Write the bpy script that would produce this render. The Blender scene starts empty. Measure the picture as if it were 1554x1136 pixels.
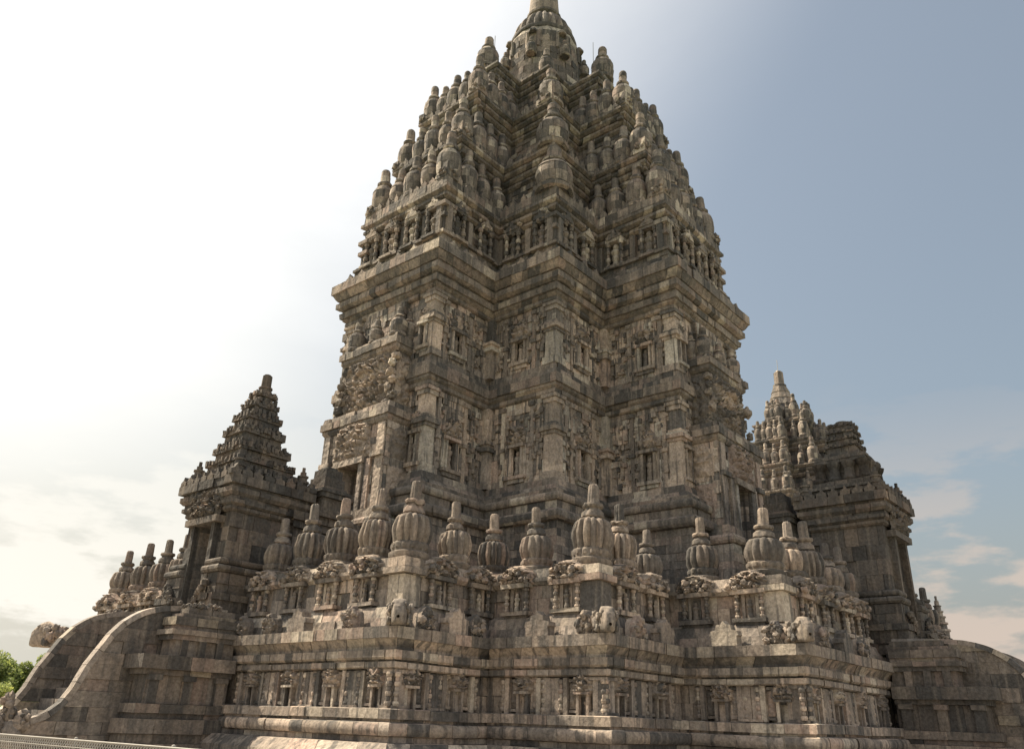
import bpy, math, random
from mathutils import Vector, Matrix, noise
R = math.radians
random.seed(11)
S = bpy.context.scene
COL = S.collection

# ------------------------------------------------------------------ camera
cam_d = bpy.data.cameras.new('camera'); cam = bpy.data.objects.new('camera', cam_d); COL.objects.link(cam)
YAW, PIT, ROLL = R(40.553), R(23.559), R(1.972)
fw = Vector((math.cos(PIT)*math.cos(YAW), math.cos(PIT)*math.sin(YAW), math.sin(PIT)))
rt = Vector((math.sin(YAW), -math.cos(YAW), 0)); up = rt.cross(fw)
rt2 = rt*math.cos(ROLL) + up*math.sin(ROLL); up2 = -rt*math.sin(ROLL) + up*math.cos(ROLL)
m = Matrix((rt2, up2, -fw)).transposed().to_4x4(); m.translation = Vector((-30.648, -24.822, 1.6))
cam.matrix_world = m
cam_d.sensor_width = 36; cam_d.sensor_fit = 'HORIZONTAL'; cam_d.lens = 36*1207.85/1554
cam_d.clip_start = 0.1; cam_d.clip_end = 5000
S.camera = cam

# ------------------------------------------------------------------ light
SUN_AZ, SUN_EL = R(106), R(50)           # azimuth measured from +X towards +Y
W = bpy.data.worlds.new('World'); S.world = W; W.use_nodes = True
nt = W.node_tree; nt.nodes.clear()
def N(t, kind, **kw):
    n = t.nodes.new(kind)
    for k, v in kw.items():
        if k in ('inp',):
            for a, b in v.items(): n.inputs[a].default_value = b
        else: setattr(n, k, v)
    return n
def mathn(t, op, a, b=None, clamp=False):
    n = t.nodes.new('ShaderNodeMath'); n.operation = op; n.use_clamp = clamp
    for i, x in enumerate((a, b)):
        if x is None: continue
        if isinstance(x, (int, float)): n.inputs[i].default_value = x
        else: t.links.new(x, n.inputs[i])
    return n.outputs[0]
def mixc(t, fac, a, b, blend='MIX'):
    n = t.nodes.new('ShaderNodeMix'); n.data_type = 'RGBA'; n.blend_type = blend
    for s, x in ((n.inputs[0], fac), (n.inputs[6], a), (n.inputs[7], b)):
        if isinstance(x, (int, float)): s.default_value = x
        elif isinstance(x, tuple): s.default_value = x if len(x) == 4 else x + (1,)
        else: t.links.new(x, s)
    return n.outputs[2]
def ramp(t, fac, stops, interp='LINEAR'):
    n = t.nodes.new('ShaderNodeValToRGB'); cr = n.color_ramp; cr.interpolation = interp
    while len(cr.elements) < len(stops): cr.elements.new(0.5)
    for e, (p, c) in zip(cr.elements, stops):
        e.position = p; e.color = c if len(c) == 4 else tuple(c) + (1,)
    t.links.new(fac, n.inputs[0]); return n.outputs[0]
def g(v): return (v, v, v)

sky = N(nt, 'ShaderNodeTexSky', sky_type='NISHITA', sun_disc=False)
sky.sun_elevation = SUN_EL; sky.sun_rotation = R(90) - SUN_AZ
sky.altitude = 0; sky.air_density = 1.3; sky.dust_density = 5.0; sky.ozone_density = 1.6
tc = N(nt, 'ShaderNodeTexCoord')
sep = N(nt, 'ShaderNodeSeparateXYZ'); nt.links.new(tc.outputs['Generated'], sep.inputs[0])
# thin cloud veil that thickens towards the sun, with small cumulus low down
sd = Vector((math.cos(SUN_EL)*math.cos(SUN_AZ), math.cos(SUN_EL)*math.sin(SUN_AZ), math.sin(SUN_EL)))
dot = N(nt, 'ShaderNodeVectorMath', operation='DOT_PRODUCT'); nt.links.new(tc.outputs['Generated'], dot.inputs[0]); dot.inputs[1].default_value = sd
mp = N(nt, 'ShaderNodeMapping'); mp.inputs['Scale'].default_value = (1, 1, 2.6); nt.links.new(tc.outputs['Generated'], mp.inputs[0])
n1 = N(nt, 'ShaderNodeTexNoise', inp={'Scale': 2.2, 'Detail': 7, 'Roughness': .55, 'Distortion': .3}); nt.links.new(mp.outputs[0], n1.inputs['Vector'])
veil = N(nt, 'ShaderNodeMapRange', interpolation_type='SMOOTHSTEP'); nt.links.new(dot.outputs['Value'], veil.inputs[0])
veil.inputs[1].default_value = .50; veil.inputs[2].default_value = .94
lowl = N(nt, 'ShaderNodeMapRange', interpolation_type='SMOOTHSTEP'); nt.links.new(sep.outputs[2], lowl.inputs[0])
lowl.inputs[1].default_value = .0; lowl.inputs[2].default_value = .38; lowl.inputs[3].default_value = .25
vf = mathn(nt, 'MULTIPLY', mathn(nt, 'MULTIPLY', veil.outputs[0], lowl.outputs[0]), mathn(nt, 'ADD', mathn(nt, 'MULTIPLY', n1.outputs[0], 1.1), .45), True)
SKY_CLOUD = 3.7
hz = N(nt, 'ShaderNodeMapRange', interpolation_type='SMOOTHSTEP'); nt.links.new(sep.outputs[2], hz.inputs[0])
hz.inputs[1].default_value = .30; hz.inputs[2].default_value = -.02; hz.inputs[4].default_value = .8
c0 = mixc(nt, .55, sky.outputs[0], (1.25, 1.30, 1.36))
c0 = mixc(nt, hz.outputs[0], c0, (1.9, 1.87, 1.88))
dot4 = N(nt, 'ShaderNodeVectorMath', operation='DOT_PRODUCT'); nt.links.new(tc.outputs['Generated'], dot4.inputs[0]); dot4.inputs[1].default_value = (math.cos(SUN_AZ), math.sin(SUN_AZ), 0)
wl = N(nt, 'ShaderNodeMapRange', interpolation_type='SMOOTHSTEP'); nt.links.new(dot4.outputs['Value'], wl.inputs[0]); wl.inputs[1].default_value = .35; wl.inputs[2].default_value = .95; wl.inputs[4].default_value = .75
c0 = mixc(nt, wl.outputs[0], c0, (3.9, 3.65, 3.3))
c0 = mixc(nt, 1.0, c0, (.66, .67, .635), 'MULTIPLY')
c1 = mixc(nt, vf, c0, (SKY_CLOUD, SKY_CLOUD*.99, SKY_CLOUD*.97))
mp2 = N(nt, 'ShaderNodeMapping'); mp2.inputs['Scale'].default_value = (1, 1, 3.2); mp2.inputs['Location'].default_value = (.37, .1, .2); nt.links.new(tc.outputs['Generated'], mp2.inputs[0])
n2 = N(nt, 'ShaderNodeTexNoise', inp={'Scale': 5.0, 'Detail': 8, 'Roughness': .55}); nt.links.new(mp2.outputs[0], n2.inputs['Vector'])
low = N(nt, 'ShaderNodeMapRange', interpolation_type='SMOOTHSTEP'); nt.links.new(sep.outputs[2], low.inputs[0])
low.inputs[1].default_value = .40; low.inputs[2].default_value = .06
cum = N(nt, 'ShaderNodeMapRange', interpolation_type='SMOOTHSTEP'); nt.links.new(n2.outputs[0], cum.inputs[0])
cum.inputs[1].default_value = .48; cum.inputs[2].default_value = .57
cf = mathn(nt, 'MULTIPLY', mathn(nt, 'MULTIPLY', cum.outputs[0], low.outputs[0]), .75)
dot3 = N(nt, 'ShaderNodeVectorMath', operation='DOT_PRODUCT'); nt.links.new(tc.outputs['Generated'], dot3.inputs[0]); dot3.inputs[1].default_value = (math.cos(SUN_AZ), math.sin(SUN_AZ), 0)
lf = N(nt, 'ShaderNodeMapRange', interpolation_type='SMOOTHSTEP'); nt.links.new(dot3.outputs['Value'], lf.inputs[0]); lf.inputs[1].default_value = .05; lf.inputs[2].default_value = .70
ccol = mixc(nt, lf.outputs[0], (2.3, 1.86, 1.55), (3.4, 3.25, 2.95))
c2 = mixc(nt, cf, c1, ccol)
# unseen bright cloud added away from the sun, filling the shaded right-hand faces
dot2 = N(nt, 'ShaderNodeVectorMath', operation='DOT_PRODUCT'); nt.links.new(tc.outputs['Generated'], dot2.inputs[0]); dot2.inputs[1].default_value = (-.45, -.80, .40)
bk = N(nt, 'ShaderNodeMapRange', interpolation_type='SMOOTHSTEP'); nt.links.new(dot2.outputs['Value'], bk.inputs[0]); bk.inputs[1].default_value = -.05; bk.inputs[2].default_value = .55
n3 = N(nt, 'ShaderNodeTexNoise', inp={'Scale': 3.0, 'Detail': 6, 'Roughness': .5}); nt.links.new(mp.outputs[0], n3.inputs['Vector'])
bn = N(nt, 'ShaderNodeMapRange', interpolation_type='SMOOTHSTEP'); nt.links.new(n3.outputs[0], bn.inputs[0]); bn.inputs[1].default_value = .36; bn.inputs[2].default_value = .56
c2 = mixc(nt, mathn(nt, 'MULTIPLY', bk.outputs[0], bn.outputs[0]), c2, (3.0, 3.0, 3.0))
bg = N(nt, 'ShaderNodeBackground'); bg.inputs[1].default_value = 0.10; nt.links.new(c2, bg.inputs[0])
wo = N(nt, 'ShaderNodeOutputWorld'); nt.links.new(bg.outputs[0], wo.inputs[0])

sun_d = bpy.data.lights.new('sun', 'SUN'); sun_d.energy = 3.5; sun_d.angle = R(.53); sun_d.color = (1, .86, .66)
sun = bpy.data.objects.new('sun', sun_d); COL.objects.link(sun)
sun.rotation_mode = 'QUATERNION'; sun.rotation_quaternion = sd.to_track_quat('Z', 'Y')
S.view_settings.view_transform = 'Standard'; S.view_settings.look = 'None'
S.view_settings.exposure = 1.75; S.view_settings.gamma = 1
S.cycles.max_bounces = 6

# ------------------------------------------------------------------ materials
def stone(name, cols, lichen=.5, lich_col=(.078, .076, .073), bump=.6, carve=0.0, streak=.35, pale=.10, paleC=(.40, .345, .28), rough=.92):
    mt = bpy.data.materials.new(name); mt.use_nodes = True; t = mt.node_tree; t.nodes.clear()
    out = N(t, 'ShaderNodeOutputMaterial'); bs = N(t, 'ShaderNodeBsdfPrincipled'); t.links.new(bs.outputs[0], out.inputs[0])
    bs.inputs['Roughness'].default_value = rough; bs.inputs['Specular IOR Level'].default_value = .2
    ge = N(t, 'ShaderNodeNewGeometry'); oi = N(t, 'ShaderNodeObjectInfo')
    rnd = mathn(t, 'FRACT', mathn(t, 'ADD', ge.outputs['Random Per Island'], oi.outputs['Random']))
    k = len(cols); stops = [(i*(1-pale)/k, c) for i, c in enumerate(cols)] + [(1-pale, paleC), (1-pale*.4, tuple(x*1.18 for x in paleC))]
    base = ramp(t, rnd, stops, 'CONSTANT')
    def nz(scale, det, vec=None, dist=0, rg=.55):
        n = N(t, 'ShaderNodeTexNoise', inp={'Scale': scale, 'Detail': det, 'Roughness': rg, 'Distortion': dist})
        t.links.new(vec if vec else ge.outputs['Position'], n.inputs['Vector']); return n.outputs[0]
    def mr(v, a, b, c, d):
        n = N(t, 'ShaderNodeMapRange', interpolation_type='SMOOTHSTEP'); t.links.new(v, n.inputs[0])
        for i, x in enumerate((a, b, c, d)): n.inputs[i+1].default_value = x
        return n.outputs[0]
    mpn = N(t, 'ShaderNodeMapping'); mpn.inputs['Scale'].default_value = (4.6, 4.6, .26); t.links.new(ge.outputs['Position'], mpn.inputs[0])
    st = nz(1.0, 5, mpn.outputs[0])
    big = nz(.42, 6, None, .4)
    mid = nz(2.3, 7, None, .2, .65)
    fine = nz(11, 8, None, 0, .7)
    c = mixc(t, mr(big, .40, .62, 0, lichen), base, lich_col)
    c = mixc(t, mr(mid, .50, .68, 0, lichen*.9), c, lich_col)
    c = mixc(t, mr(st, .51, .64, 0, streak), c, tuple(x*.85 for x in lich_col))
    c = mixc(t, mr(st, .50, .30, 0, streak*.55), c, (.36, .31, .25))
    c = mixc(t, 1.0, c, mixc(t, mr(fine, .25, .75, 0, 1), g(.64), g(1.38)), 'MULTIPLY')
    mo = nz(.9, 5, None, .3)
    c = mixc(t, mr(mo, .64, .76, 0, .18), c, (.088, .084, .060))
    t.links.new(c, bs.inputs['Base Color'])
    h = mathn(t, 'ADD', mathn(t, 'MULTIPLY', fine, .35), mathn(t, 'MULTIPLY', mid, .9))
    if carve:
        vo = N(t, 'ShaderNodeTexVoronoi', feature='SMOOTH_F1', inp={'Scale': 4.2, 'Smoothness': .35})
        nd = N(t, 'ShaderNodeTexNoise', inp={'Scale': 3.0, 'Detail': 3}); t.links.new(ge.outputs['Position'], nd.inputs['Vector'])
        va = N(t, 'ShaderNodeVectorMath', operation='ADD'); t.links.new(ge.outputs['Position'], va.inputs[0])
        vs = N(t, 'ShaderNodeVectorMath', operation='SCALE'); t.links.new(nd.outputs['Color'], vs.inputs[0]); vs.inputs['Scale'].default_value = .35
        t.links.new(vs.outputs[0], va.inputs[1]); t.links.new(va.outputs[0], vo.inputs['Vector'])
        h = mathn(t, 'ADD', h, mathn(t, 'MULTIPLY', vo.outputs['Distance'], -2.2*carve))
    bp = N(t, 'ShaderNodeBump', inp={'Strength': bump, 'Distance': .09}); t.links.new(h, bp.inputs['Height'])
    t.links.new(bp.outputs[0], bs.inputs['Normal'])
    return mt
BR = [(.185, .159, .138), (.135, .117, .103), (.228, .192, .162), (.104, .095, .088), (.250, .208, .174), (.162, .141, .123), (.218, .172, .146), (.078, .074, .071), (.200, .177, .157), (.178, .152, .128)]
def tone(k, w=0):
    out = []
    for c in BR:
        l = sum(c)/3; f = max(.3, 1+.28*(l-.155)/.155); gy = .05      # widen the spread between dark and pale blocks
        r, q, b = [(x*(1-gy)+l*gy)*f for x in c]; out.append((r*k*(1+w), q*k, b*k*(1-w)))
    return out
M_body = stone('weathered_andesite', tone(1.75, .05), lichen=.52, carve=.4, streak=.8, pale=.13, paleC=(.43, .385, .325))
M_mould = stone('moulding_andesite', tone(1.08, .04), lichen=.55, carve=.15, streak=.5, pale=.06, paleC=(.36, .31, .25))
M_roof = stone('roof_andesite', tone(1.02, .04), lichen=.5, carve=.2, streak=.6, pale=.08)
M_terr = stone('terrace_andesite', tone(1.48, .05), lichen=.5, carve=.15, streak=.7, pale=.12)
M_carv = stone('carved_andesite', tone(1.3, .05), lichen=.42, carve=.35, streak=.3, pale=.02)
M_fin = stone('finial_andesite', tone(.98, .05), lichen=.5, carve=0, streak=.55, pale=.0)
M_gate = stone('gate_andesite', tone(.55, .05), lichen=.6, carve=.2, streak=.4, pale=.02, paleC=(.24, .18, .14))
M_wing = stone('stair_andesite', tone(.95, .04), lichen=.5, carve=.05, streak=.45, pale=.04, paleC=(.25, .21, .16))
M_cap = stone('coping_andesite', tone(1.47), lichen=.3, carve=0, streak=.2, pale=.2)
M_far = stone('distant_andesite', tone(1.15, .04), lichen=.45, carve=.3, streak=.5, pale=.03)
def plain(name, col, rough=.6, metal=0, noise_s=0):
    mt = bpy.data.materials.new(name); mt.use_nodes = True; t = mt.node_tree; bs = t.nodes['Principled BSDF']
    bs.inputs['Roughness'].default_value = rough; bs.inputs['Metallic'].default_value = metal
    n = N(t, 'ShaderNodeTexNoise', inp={'Scale': noise_s or 6.0, 'Detail': 6}); ge = N(t, 'ShaderNodeNewGeometry'); t.links.new(ge.outputs['Position'], n.inputs['Vector'])
    c = mixc(t, n.outputs[0], tuple(x*.7 for x in col), tuple(x*1.3 for x in col)); t.links.new(c, bs.inputs['Base Color'])
    return mt
M_wire = plain('galvanised_steel', (.33, .32, .30), .5, .3)
M_rail = plain('pale_rail_steel', (.24, .23, .21), .7, .1)
M_hand = plain('brushed_steel', (.6, .6, .6), .35, .8)
M_ground = plain('courtyard_gravel', (.34, .31, .26), .95, 0, 1.5)
M_grass = plain('lawn_grass', (.07, .11, .03), .95, 0, .8)
M_bark = plain('bark', (.09, .07, .05), .9)

# ------------------------------------------------------------------ mesh builder
class MB:
    def __init__(s, xf=None): s.v = []; s.f = []; s.xf = xf; s.smooth = False
    def add(s, vs, fs):
        b = len(s.v)
        if s.xf: vs = [s.xf(p) for p in vs]
        s.v.extend(vs); s.f.extend([tuple(i+b for i in f) for f in fs])
    def box(s, x0, y0, z0, x1, y1, z1, j=.008):
        u = random.uniform
        if x0 > x1: x0, x1 = x1, x0
        if y0 > y1: y0, y1 = y1, y0
        P = [(x, y, z) for z in (z0, z1) for (x, y) in ((x0, y0), (x1, y0), (x1, y1), (x0, y1))]
        if j: P = [(a+u(-j, j), b+u(-j, j), c+u(-j, j)) for a, b, c in P]
        s.add(P, [(3, 2, 1, 0), (4, 5, 6, 7), (0, 1, 5, 4), (1, 2, 6, 5), (2, 3, 7, 6), (3, 0, 4, 7)])
    def lathe(s, cx, cy, prof, seg=24, rib=0, nz=0, square=False, rot=0, ribf=None):
        vs = []; fs = []; m_ = len(prof)
        for j, (r, z) in enumerate(prof):
            for i in range(seg):
                a = 2*math.pi*i/seg + rot; rr = r
                if rib and ribf: rr *= 1 - ribf(j)*abs(math.sin(a*rib/2))**.0 * (0.5+0.5*math.cos(a*rib))**2.2
                if square: rr = r/max(abs(math.cos(a)), abs(math.sin(a)))
                if nz: rr += nz*noise.noise(Vector((math.cos(a)*2.3+cx, math.sin(a)*2.3+cy, z*2.2)))
                vs.append((cx+rr*math.cos(a), cy+rr*math.sin(a), z))
        for j in range(m_-1):
            for i in range(seg):
                k = (i+1) % seg; fs.append((j*seg+i, j*seg+k, (j+1)*seg+k, (j+1)*seg+i))
        fs.append(tuple(reversed(range(seg)))); fs.append(tuple((m_-1)*seg+i for i in range(seg)))
        s.add(vs, fs)
    def lump(s, c, r, nz=.25, sub=3, seed=0):
        if sub == 2: sub = 3
        """rounded irregular carved lump: centre, (rx,ry,rz)"""
        vs, fs = ICO[sub]; o = Vector((c[0]*1.7+seed, c[1]*1.7, c[2]*1.7)); out = []
        for p in vs:
            k = 1 + nz*noise.noise(Vector(p)*1.6+o)*1.6 + (.16*noise.noise(Vector(p)*4.5+o*2)-.10*max(0, .5-noise.voronoi(Vector(p)*2.2+o)[0][0]) if sub > 1 else 0)
            out.append((c[0]+p[0]*r[0]*k, c[1]+p[1]*r[1]*k, c[2]+p[2]*r[2]*k))
        s.add(out, fs)
    def tube(s, a, b, r, seg=6):
        a = Vector(a); b = Vector(b); d = (b-a).normalized(); h = Vector((0, 0, 1)) if abs(d.z) < .9 else Vector((1, 0, 0))
        u = d.cross(h).normalized(); w = d.cross(u)
        P = [tuple(p + (u*math.cos(2*math.pi*i/seg)+w*math.sin(2*math.pi*i/seg))*r) for p in (a, b) for i in range(seg)]
        s.add(P, [(i, (i+1) % seg, seg+(i+1) % seg, seg+i) for i in range(seg)] + [tuple(reversed(range(seg))), tuple(range(seg, 2*seg))])
    def mesh(s, name, mat, org=(0, 0, 0), smooth=None):
        me = bpy.data.meshes.new(name); ox, oy, oz = org
        me.from_pydata([(a-ox, b-oy, c-oz) for a, b, c in s.v], [], s.f); me.update()
        me.materials.append(mat)
        if smooth:
            for p in me.polygons: p.use_smooth = True
            me.set_sharp_from_angle(angle=R(smooth))
        return me
    def build(s, name, mat, parent=None, org=None, smooth=None):
        if org is None: org = tuple(parent['org']) if parent and 'org' in parent else (0, 0, 0)
        ob = bpy.data.objects.new(name, s.mesh(name, mat, org, smooth)); COL.objects.link(ob)
        if parent: ob.parent = parent
        else: ob.location = org
        if parent and 'org' in parent: ORG[ob.name] = org
        return ob
ORG = {}
def ico_data(sub):
    import bmesh
    bm = bmesh.new(); bmesh.ops.create_icosphere(bm, subdivisions=sub, radius=1)
    d = ([tuple(v.co) for v in bm.verts], [tuple(v.index for v in f.verts) for f in bm.faces]); bm.free(); return d
ICO = {k: ico_data(k) for k in (1, 2, 3)}
def thing(name, label, cat, loc=(0, 0, 0), group=None):
    o = bpy.data.objects.new(name, None); COL.objects.link(o); o.location = loc; o['org'] = loc
    o['label'] = label; o['category'] = cat
    if group: o['group'] = group
    return o
def place(name, me, parent, root, loc, sc=1, rz=0):
    o = bpy.data.objects.new(name, me); COL.objects.link(o); o.parent = parent
    ro = root['org']; o.location = (loc[0]-ro[0], loc[1]-ro[1], loc[2]-ro[2]); o.rotation_euler = (0, 0, rz)
    o.scale = (sc, sc, sc) if isinstance(sc, (int, float)) else sc
    return o

# ------------------------------------------------------------------ stepped plan and masonry
class Poly:
    def __init__(s, pts):
        s.p = [Vector(q) for q in pts]; n = len(pts); s.n = n
        s.t = [(s.p[(i+1) % n]-s.p[i]).normalized() for i in range(n)]
        s.nm = [Vector((t.y, -t.x)) for t in s.t]
        s.L = [(s.p[(i+1) % n]-s.p[i]).length for i in range(n)]
        s.convex = [s.t[i-1].cross(s.t[i]) > 0 for i in range(n)]
    def off(s, i, d):
        i %= s.n; return s.p[i] + d*(s.nm[i-1]+s.nm[i])
def cross_plan(a, b, c, cx=0, cy=0):
    q = [(-c, b), (-c, -b), (-a, -b), (-a, -a), (-b, -a), (-b, -c), (b, -c), (b, -a), (a, -a), (a, -b), (c, -b), (c, b), (a, b), (a, a), (b, a), (b, c), (-b, c), (-b, a), (-a, a), (-a, b)]
    return Poly([(x+cx, y+cy) for x, y in q])
def rect_plan(x0, y0, x1, y1): return Poly([(x0, y1), (x0, y0), (x1, y0), (x1, y1)])
FRONT = {19, 0, 1, 2, 3, 4, 5, 6}
def course(mb, poly, prof, bl=.6, depth=.5, holes=None, edges=None, jit=.014, gap=.006, front=None):
    u = random.uniform
    for i in (edges if edges is not None else range(poly.n)):
        L = poly.L[i]; b_ = bl if (front is None or i in front) else bl*4
        cuts = [0.0]; x = u(.3, 1)*b_
        while x < L-b_*.35: cuts.append(x); x += b_*u(.6, 1.45)
        cuts.append(L)
        segs = list(zip(cuts, cuts[1:]))
        if holes and i in holes:
            z0, z1 = prof[0][1], prof[-1][1]
            for (h0, h1, hz0, hz1) in holes[i]:
                if z1 <= hz0+.02 or z0 >= hz1-.02: continue
                ns = []
                for s0, s1 in segs:
                    if s1 <= h0 or s0 >= h1: ns.append((s0, s1)); continue
                    if s0 < h0-.02: ns.append((s0, h0))
                    if s1 > h1+.02: ns.append((h1, s1))
                segs = ns
        dm = min(p[0] for p in prof)-depth
        m_ = len(prof)+2
        for s0, s1 in segs:
            j = u(-jit, jit); jz = u(-.004, .004)
            if random.random() < .08: j -= u(.02, .07)
            q0_ = poly.p[i]+poly.t[i]*s0; jz += .035*noise.noise(Vector((q0_.x*.3, q0_.y*.3, prof[0][1]*.07)))
            eb = [u(-.012, .012) if random.random() < .3 else 0 for _ in range(2)]
            vs = []
            g0 = gap if s0 > 0 else 0; g1 = gap if s1 < L else 0
            for fi, f in enumerate(((s0+g0)/L, (s1-g1)/L)):
                je = j+u(-jit, jit)*.35+eb[fi]*jit*40
                for k, (d, z) in enumerate([(dm, prof[0][1])]+list(prof)+[(dm, prof[-1][1])]):
                    dd = d + (je if 0 < k < m_-1 else 0)
                    q = poly.off(i, dd).lerp(poly.off(i+1, dd), f)
                    vs.append((q.x, q.y, z+jz))
            fs = [(k, k+1, m_+k+1, m_+k) for k in range(m_-1)]
            fs += [tuple(reversed(range(m_))), tuple(range(m_, 2*m_))]
            mb.add(vs, fs)
def wall(mb, poly, z0, z1, d0=0, d1=None, ch=.32, **kw):
    if d1 is None: d1 = d0
    n = max(1, round((z1-z0)/ch)); hs = [random.uniform(.8, 1.2) for _ in range(n)]; t = sum(hs); z = z0
    for h in hs:
        zz = z+h/t*(z1-z0); f0 = (z-z0)/(z1-z0); f1 = (zz-z0)/(z1-z0)
        course(mb, poly, [(d0+(d1-d0)*f0, z+.003), (d0+(d1-d0)*f1, zz-.003)], **kw); z = zz
def core(mb, poly, z0, z1, d, d1=None):
    if d1 is None: d1 = d
    n = poly.n
    vs = [(poly.off(i, d).x, poly.off(i, d).y, z0) for i in range(n)]+[(poly.off(i, d1).x, poly.off(i, d1).y, z1) for i in range(n)]
    mb.add(vs, [(i, (i+1) % n, n+(i+1) % n, n+i) for i in range(n)]+[tuple(range(n, 2*n))])
def torus_prof(z0, z1, d0, d1, k=5):
    h = (z1-z0)/2; return [(d0+(d1-d0)*math.sin(math.pi*i/k)**.7 if 0 < i < k else d0, z0+h-h*math.cos(math.pi*i/k)) for i in range(k+1)]

class Fr:                                   # frame of one wall face: s along, d outward
    def __init__(s, poly, i, d=0): s.o = poly.off(i, d) if False else poly.p[i]+poly.nm[i]*d; s.t = poly.t[i]; s.n = poly.nm[i]; s.L = poly.L[i]
    def P(s, a, h, d): q = s.o+s.t*a+s.n*d; return (q.x, q.y, h)
    def box(s, mb, s0, s1, h0, h1, d0, d1, j=.008):
        p = s.P(s0, h0, d0); q = s.P(s1, h1, d1); mb.box(p[0], p[1], h0, q[0], q[1], h1, j)
    def slab(s, mb, outline, d0, d1, j=.006):
        """prism of an outline [(s,h)...] between depths d0,d1"""
        n = len(outline); u = random.uniform
        vs = [s.P(a+u(-j, j), h+u(-j, j), d) for d in (d0, d1) for a, h in outline]
        mb.add(vs, [(i, (i+1) % n, n+(i+1) % n, n+i) for i in range(n)]+[tuple(range(n, 2*n)), tuple(reversed(range(n)))])
def carve(mb, fr, s0, s1, h0, h1, d, amp, res=.05, seed=0, mask=None, sc=5.0):
    """heightfield of carved foliage on a face; falls back into the wall outside its mask"""
    nx = max(3, int((s1-s0)/res)); nz_ = max(3, int((h1-h0)/res)); vs = []; fs = []; key = []
    for j in range(nz_+1):
        for i in range(nx+1):
            a = i/nx; b = j/nz_; s_ = s0+(s1-s0)*a; h_ = h0+(h1-h0)*b
            w = 1.0 if not mask else mask(a*2-1, b)
            e = min(1, min(a, 1-a, b, 1-b)*6+.15)
            q = Vector((abs(s_-(s0+s1)/2)*sc+seed*7.3, h_*sc, seed*3.1)); q += Vector((noise.noise(q*.6), noise.noise(q*.6+Vector((9, 2, 5))), 0))*.9
            vv = noise.voronoi(q)[0]; ed = min(1, (vv[1]-vv[0])*3.2); dv = vv[0]
            hq = noise.voronoi(q*2.1)[0]; e2 = min(1, (hq[1]-hq[0])*2.5)
            dd = d + (amp*(.10+.50*ed*(1-.5*dv)+.22*e2*ed+.18*(1-abs(a*2-1)))*e if w > 0 else -.12)
            vs.append(fr.P(s_, h_, dd)); key.append(w > 0)
    for j in range(nz_):
        for i in range(nx):
            k = j*(nx+1)+i; q = (k, k+1, k+nx+2, k+nx+1)
            if any(key[x] for x in q): fs.append(q)
    mb.add(vs, fs)
def kala_mask(x, y):                       # monster-head relief: stepped, bulging, pointed
    x = abs(x)
    if y < .3: return 1 if x < .97-.25*(y < .12) else 0
    if y < .62: return 1 if x < .86 else 0
    if y < .82: return 1 if x < .62 else 0
    return 1 if x < .62*(1-y)/.18*.8+.05 else 0
def figure(mb, fr, s, h, d, H=.8):
    p = fr.P(s, h, d); k = H/.8
    mb.lathe(p[0], p[1], [(.12*k, h), (.13*k, h+.08*k), (.09*k, h+.22*k), (.12*k, h+.34*k), (.09*k, h+.42*k), (.15*k, h+.53*k), (.13*k, h+.59*k), (.055*k, h+.62*k), (.085*k, h+.68*k), (.085*k, h+.74*k), (.05*k, h+.8*k)], 8, nz=.03)
def colonette(mb, fr, s, h0, h1, d, w=.13):
    n = 7; hh = (h1-h0)/n
    for k in range(n):
        ww = w*(1.0 if k in (0, n-1) else (.62 if k % 2 else .92)); p = fr.P(s, 0, d)
        mb.lathe(p[0], p[1], [(ww*.5, h0+k*hh), (ww*.62, h0+(k+.5)*hh), (ww*.5, h0+(k+1)*hh-.004)], 8)
def cbox(mb, poly, i, w, d, z0, z1, j=.008):
    """corner pilaster block round vertex i: w along both walls, d proud"""
    i %= poly.n; p = poly.p[i]; t0 = -poly.t[i-1]; t1 = poly.t[i]; n0 = poly.nm[i-1]; n1 = poly.nm[i]
    if poly.convex[i]:
        a = p + n0*d + n1*d; b = p + t0*w + t1*w
    else:
        a = p - n0*.2 - n1*.2; b = p + n0*d + n1*d + (t0+t1)*0
    mb.box(a.x, a.y, z0, b.x, b.y, z1, j)
def niche_holes(poly, spots):              # spots: {edge:[(s,w,z0,z1)]}
    return {i: [(s-w/2, s+w/2, z0, z1) for s, w, z0, z1 in l] for i, l in spots.items()}

# finial meshes (ribbed bell with pin), local origin at the base
def finial_mesh(name, mat, tall=0.0, rib=14, depth=.16, seed=0, zs=1.27, nz=.035):
    mb = MB(); T = tall
    prof = [(.46, 0), (.50, .03), (.54, .09), (.54, .17), (.47, .20), (.47, .24), (.51, .27), (.515, .36), (.46, .40)]
    n0 = len(prof); b0 = .42; bh = .62+T
    for k in range(11):
        f = k/10; z = b0+bh*f
        r = .475+.075*math.sin(math.pi*min(1, f*1.25)) if f < .8 else .49*math.sqrt(max(0, 1-((f-.8)/.2*.86)**2))
        prof.append((r, z))
    n1 = len(prof); z = b0+bh; nz0 = len(prof)
    prof += [(.27, z), (.30, z+.03), (.285, z+.13), (.21, z+.19), (.205, z+.22), (.255, z+.24), (.275, z+.285), (.255, z+.33), (.16, z+.345), (.15, z+.37), (.14, z+.55), (.132, z+.73), (.10, z+.775), (.04, z+.79)]
    prof = [(r, q*zs) for r, q in prof]
    def rf(j): return depth if n0 <= j < n1 and rib else (depth*.55 if 6 <= j <= 7 and rib else 0)
    mb.lathe(0, 0, prof, 84 if rib else 28, rib=rib, nz=nz, ribf=rf, rot=.1*seed)
    o = Vector((seed*5.1, 2, 1))
    mb.v = [tuple(Vector(p)*(1-.05*max(0, noise.noise(Vector(p)*3.1+o)-.32)*3)) if p[2] > .1 else p for p in mb.v]
    return mb.mesh(name, mat, smooth=38)
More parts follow.
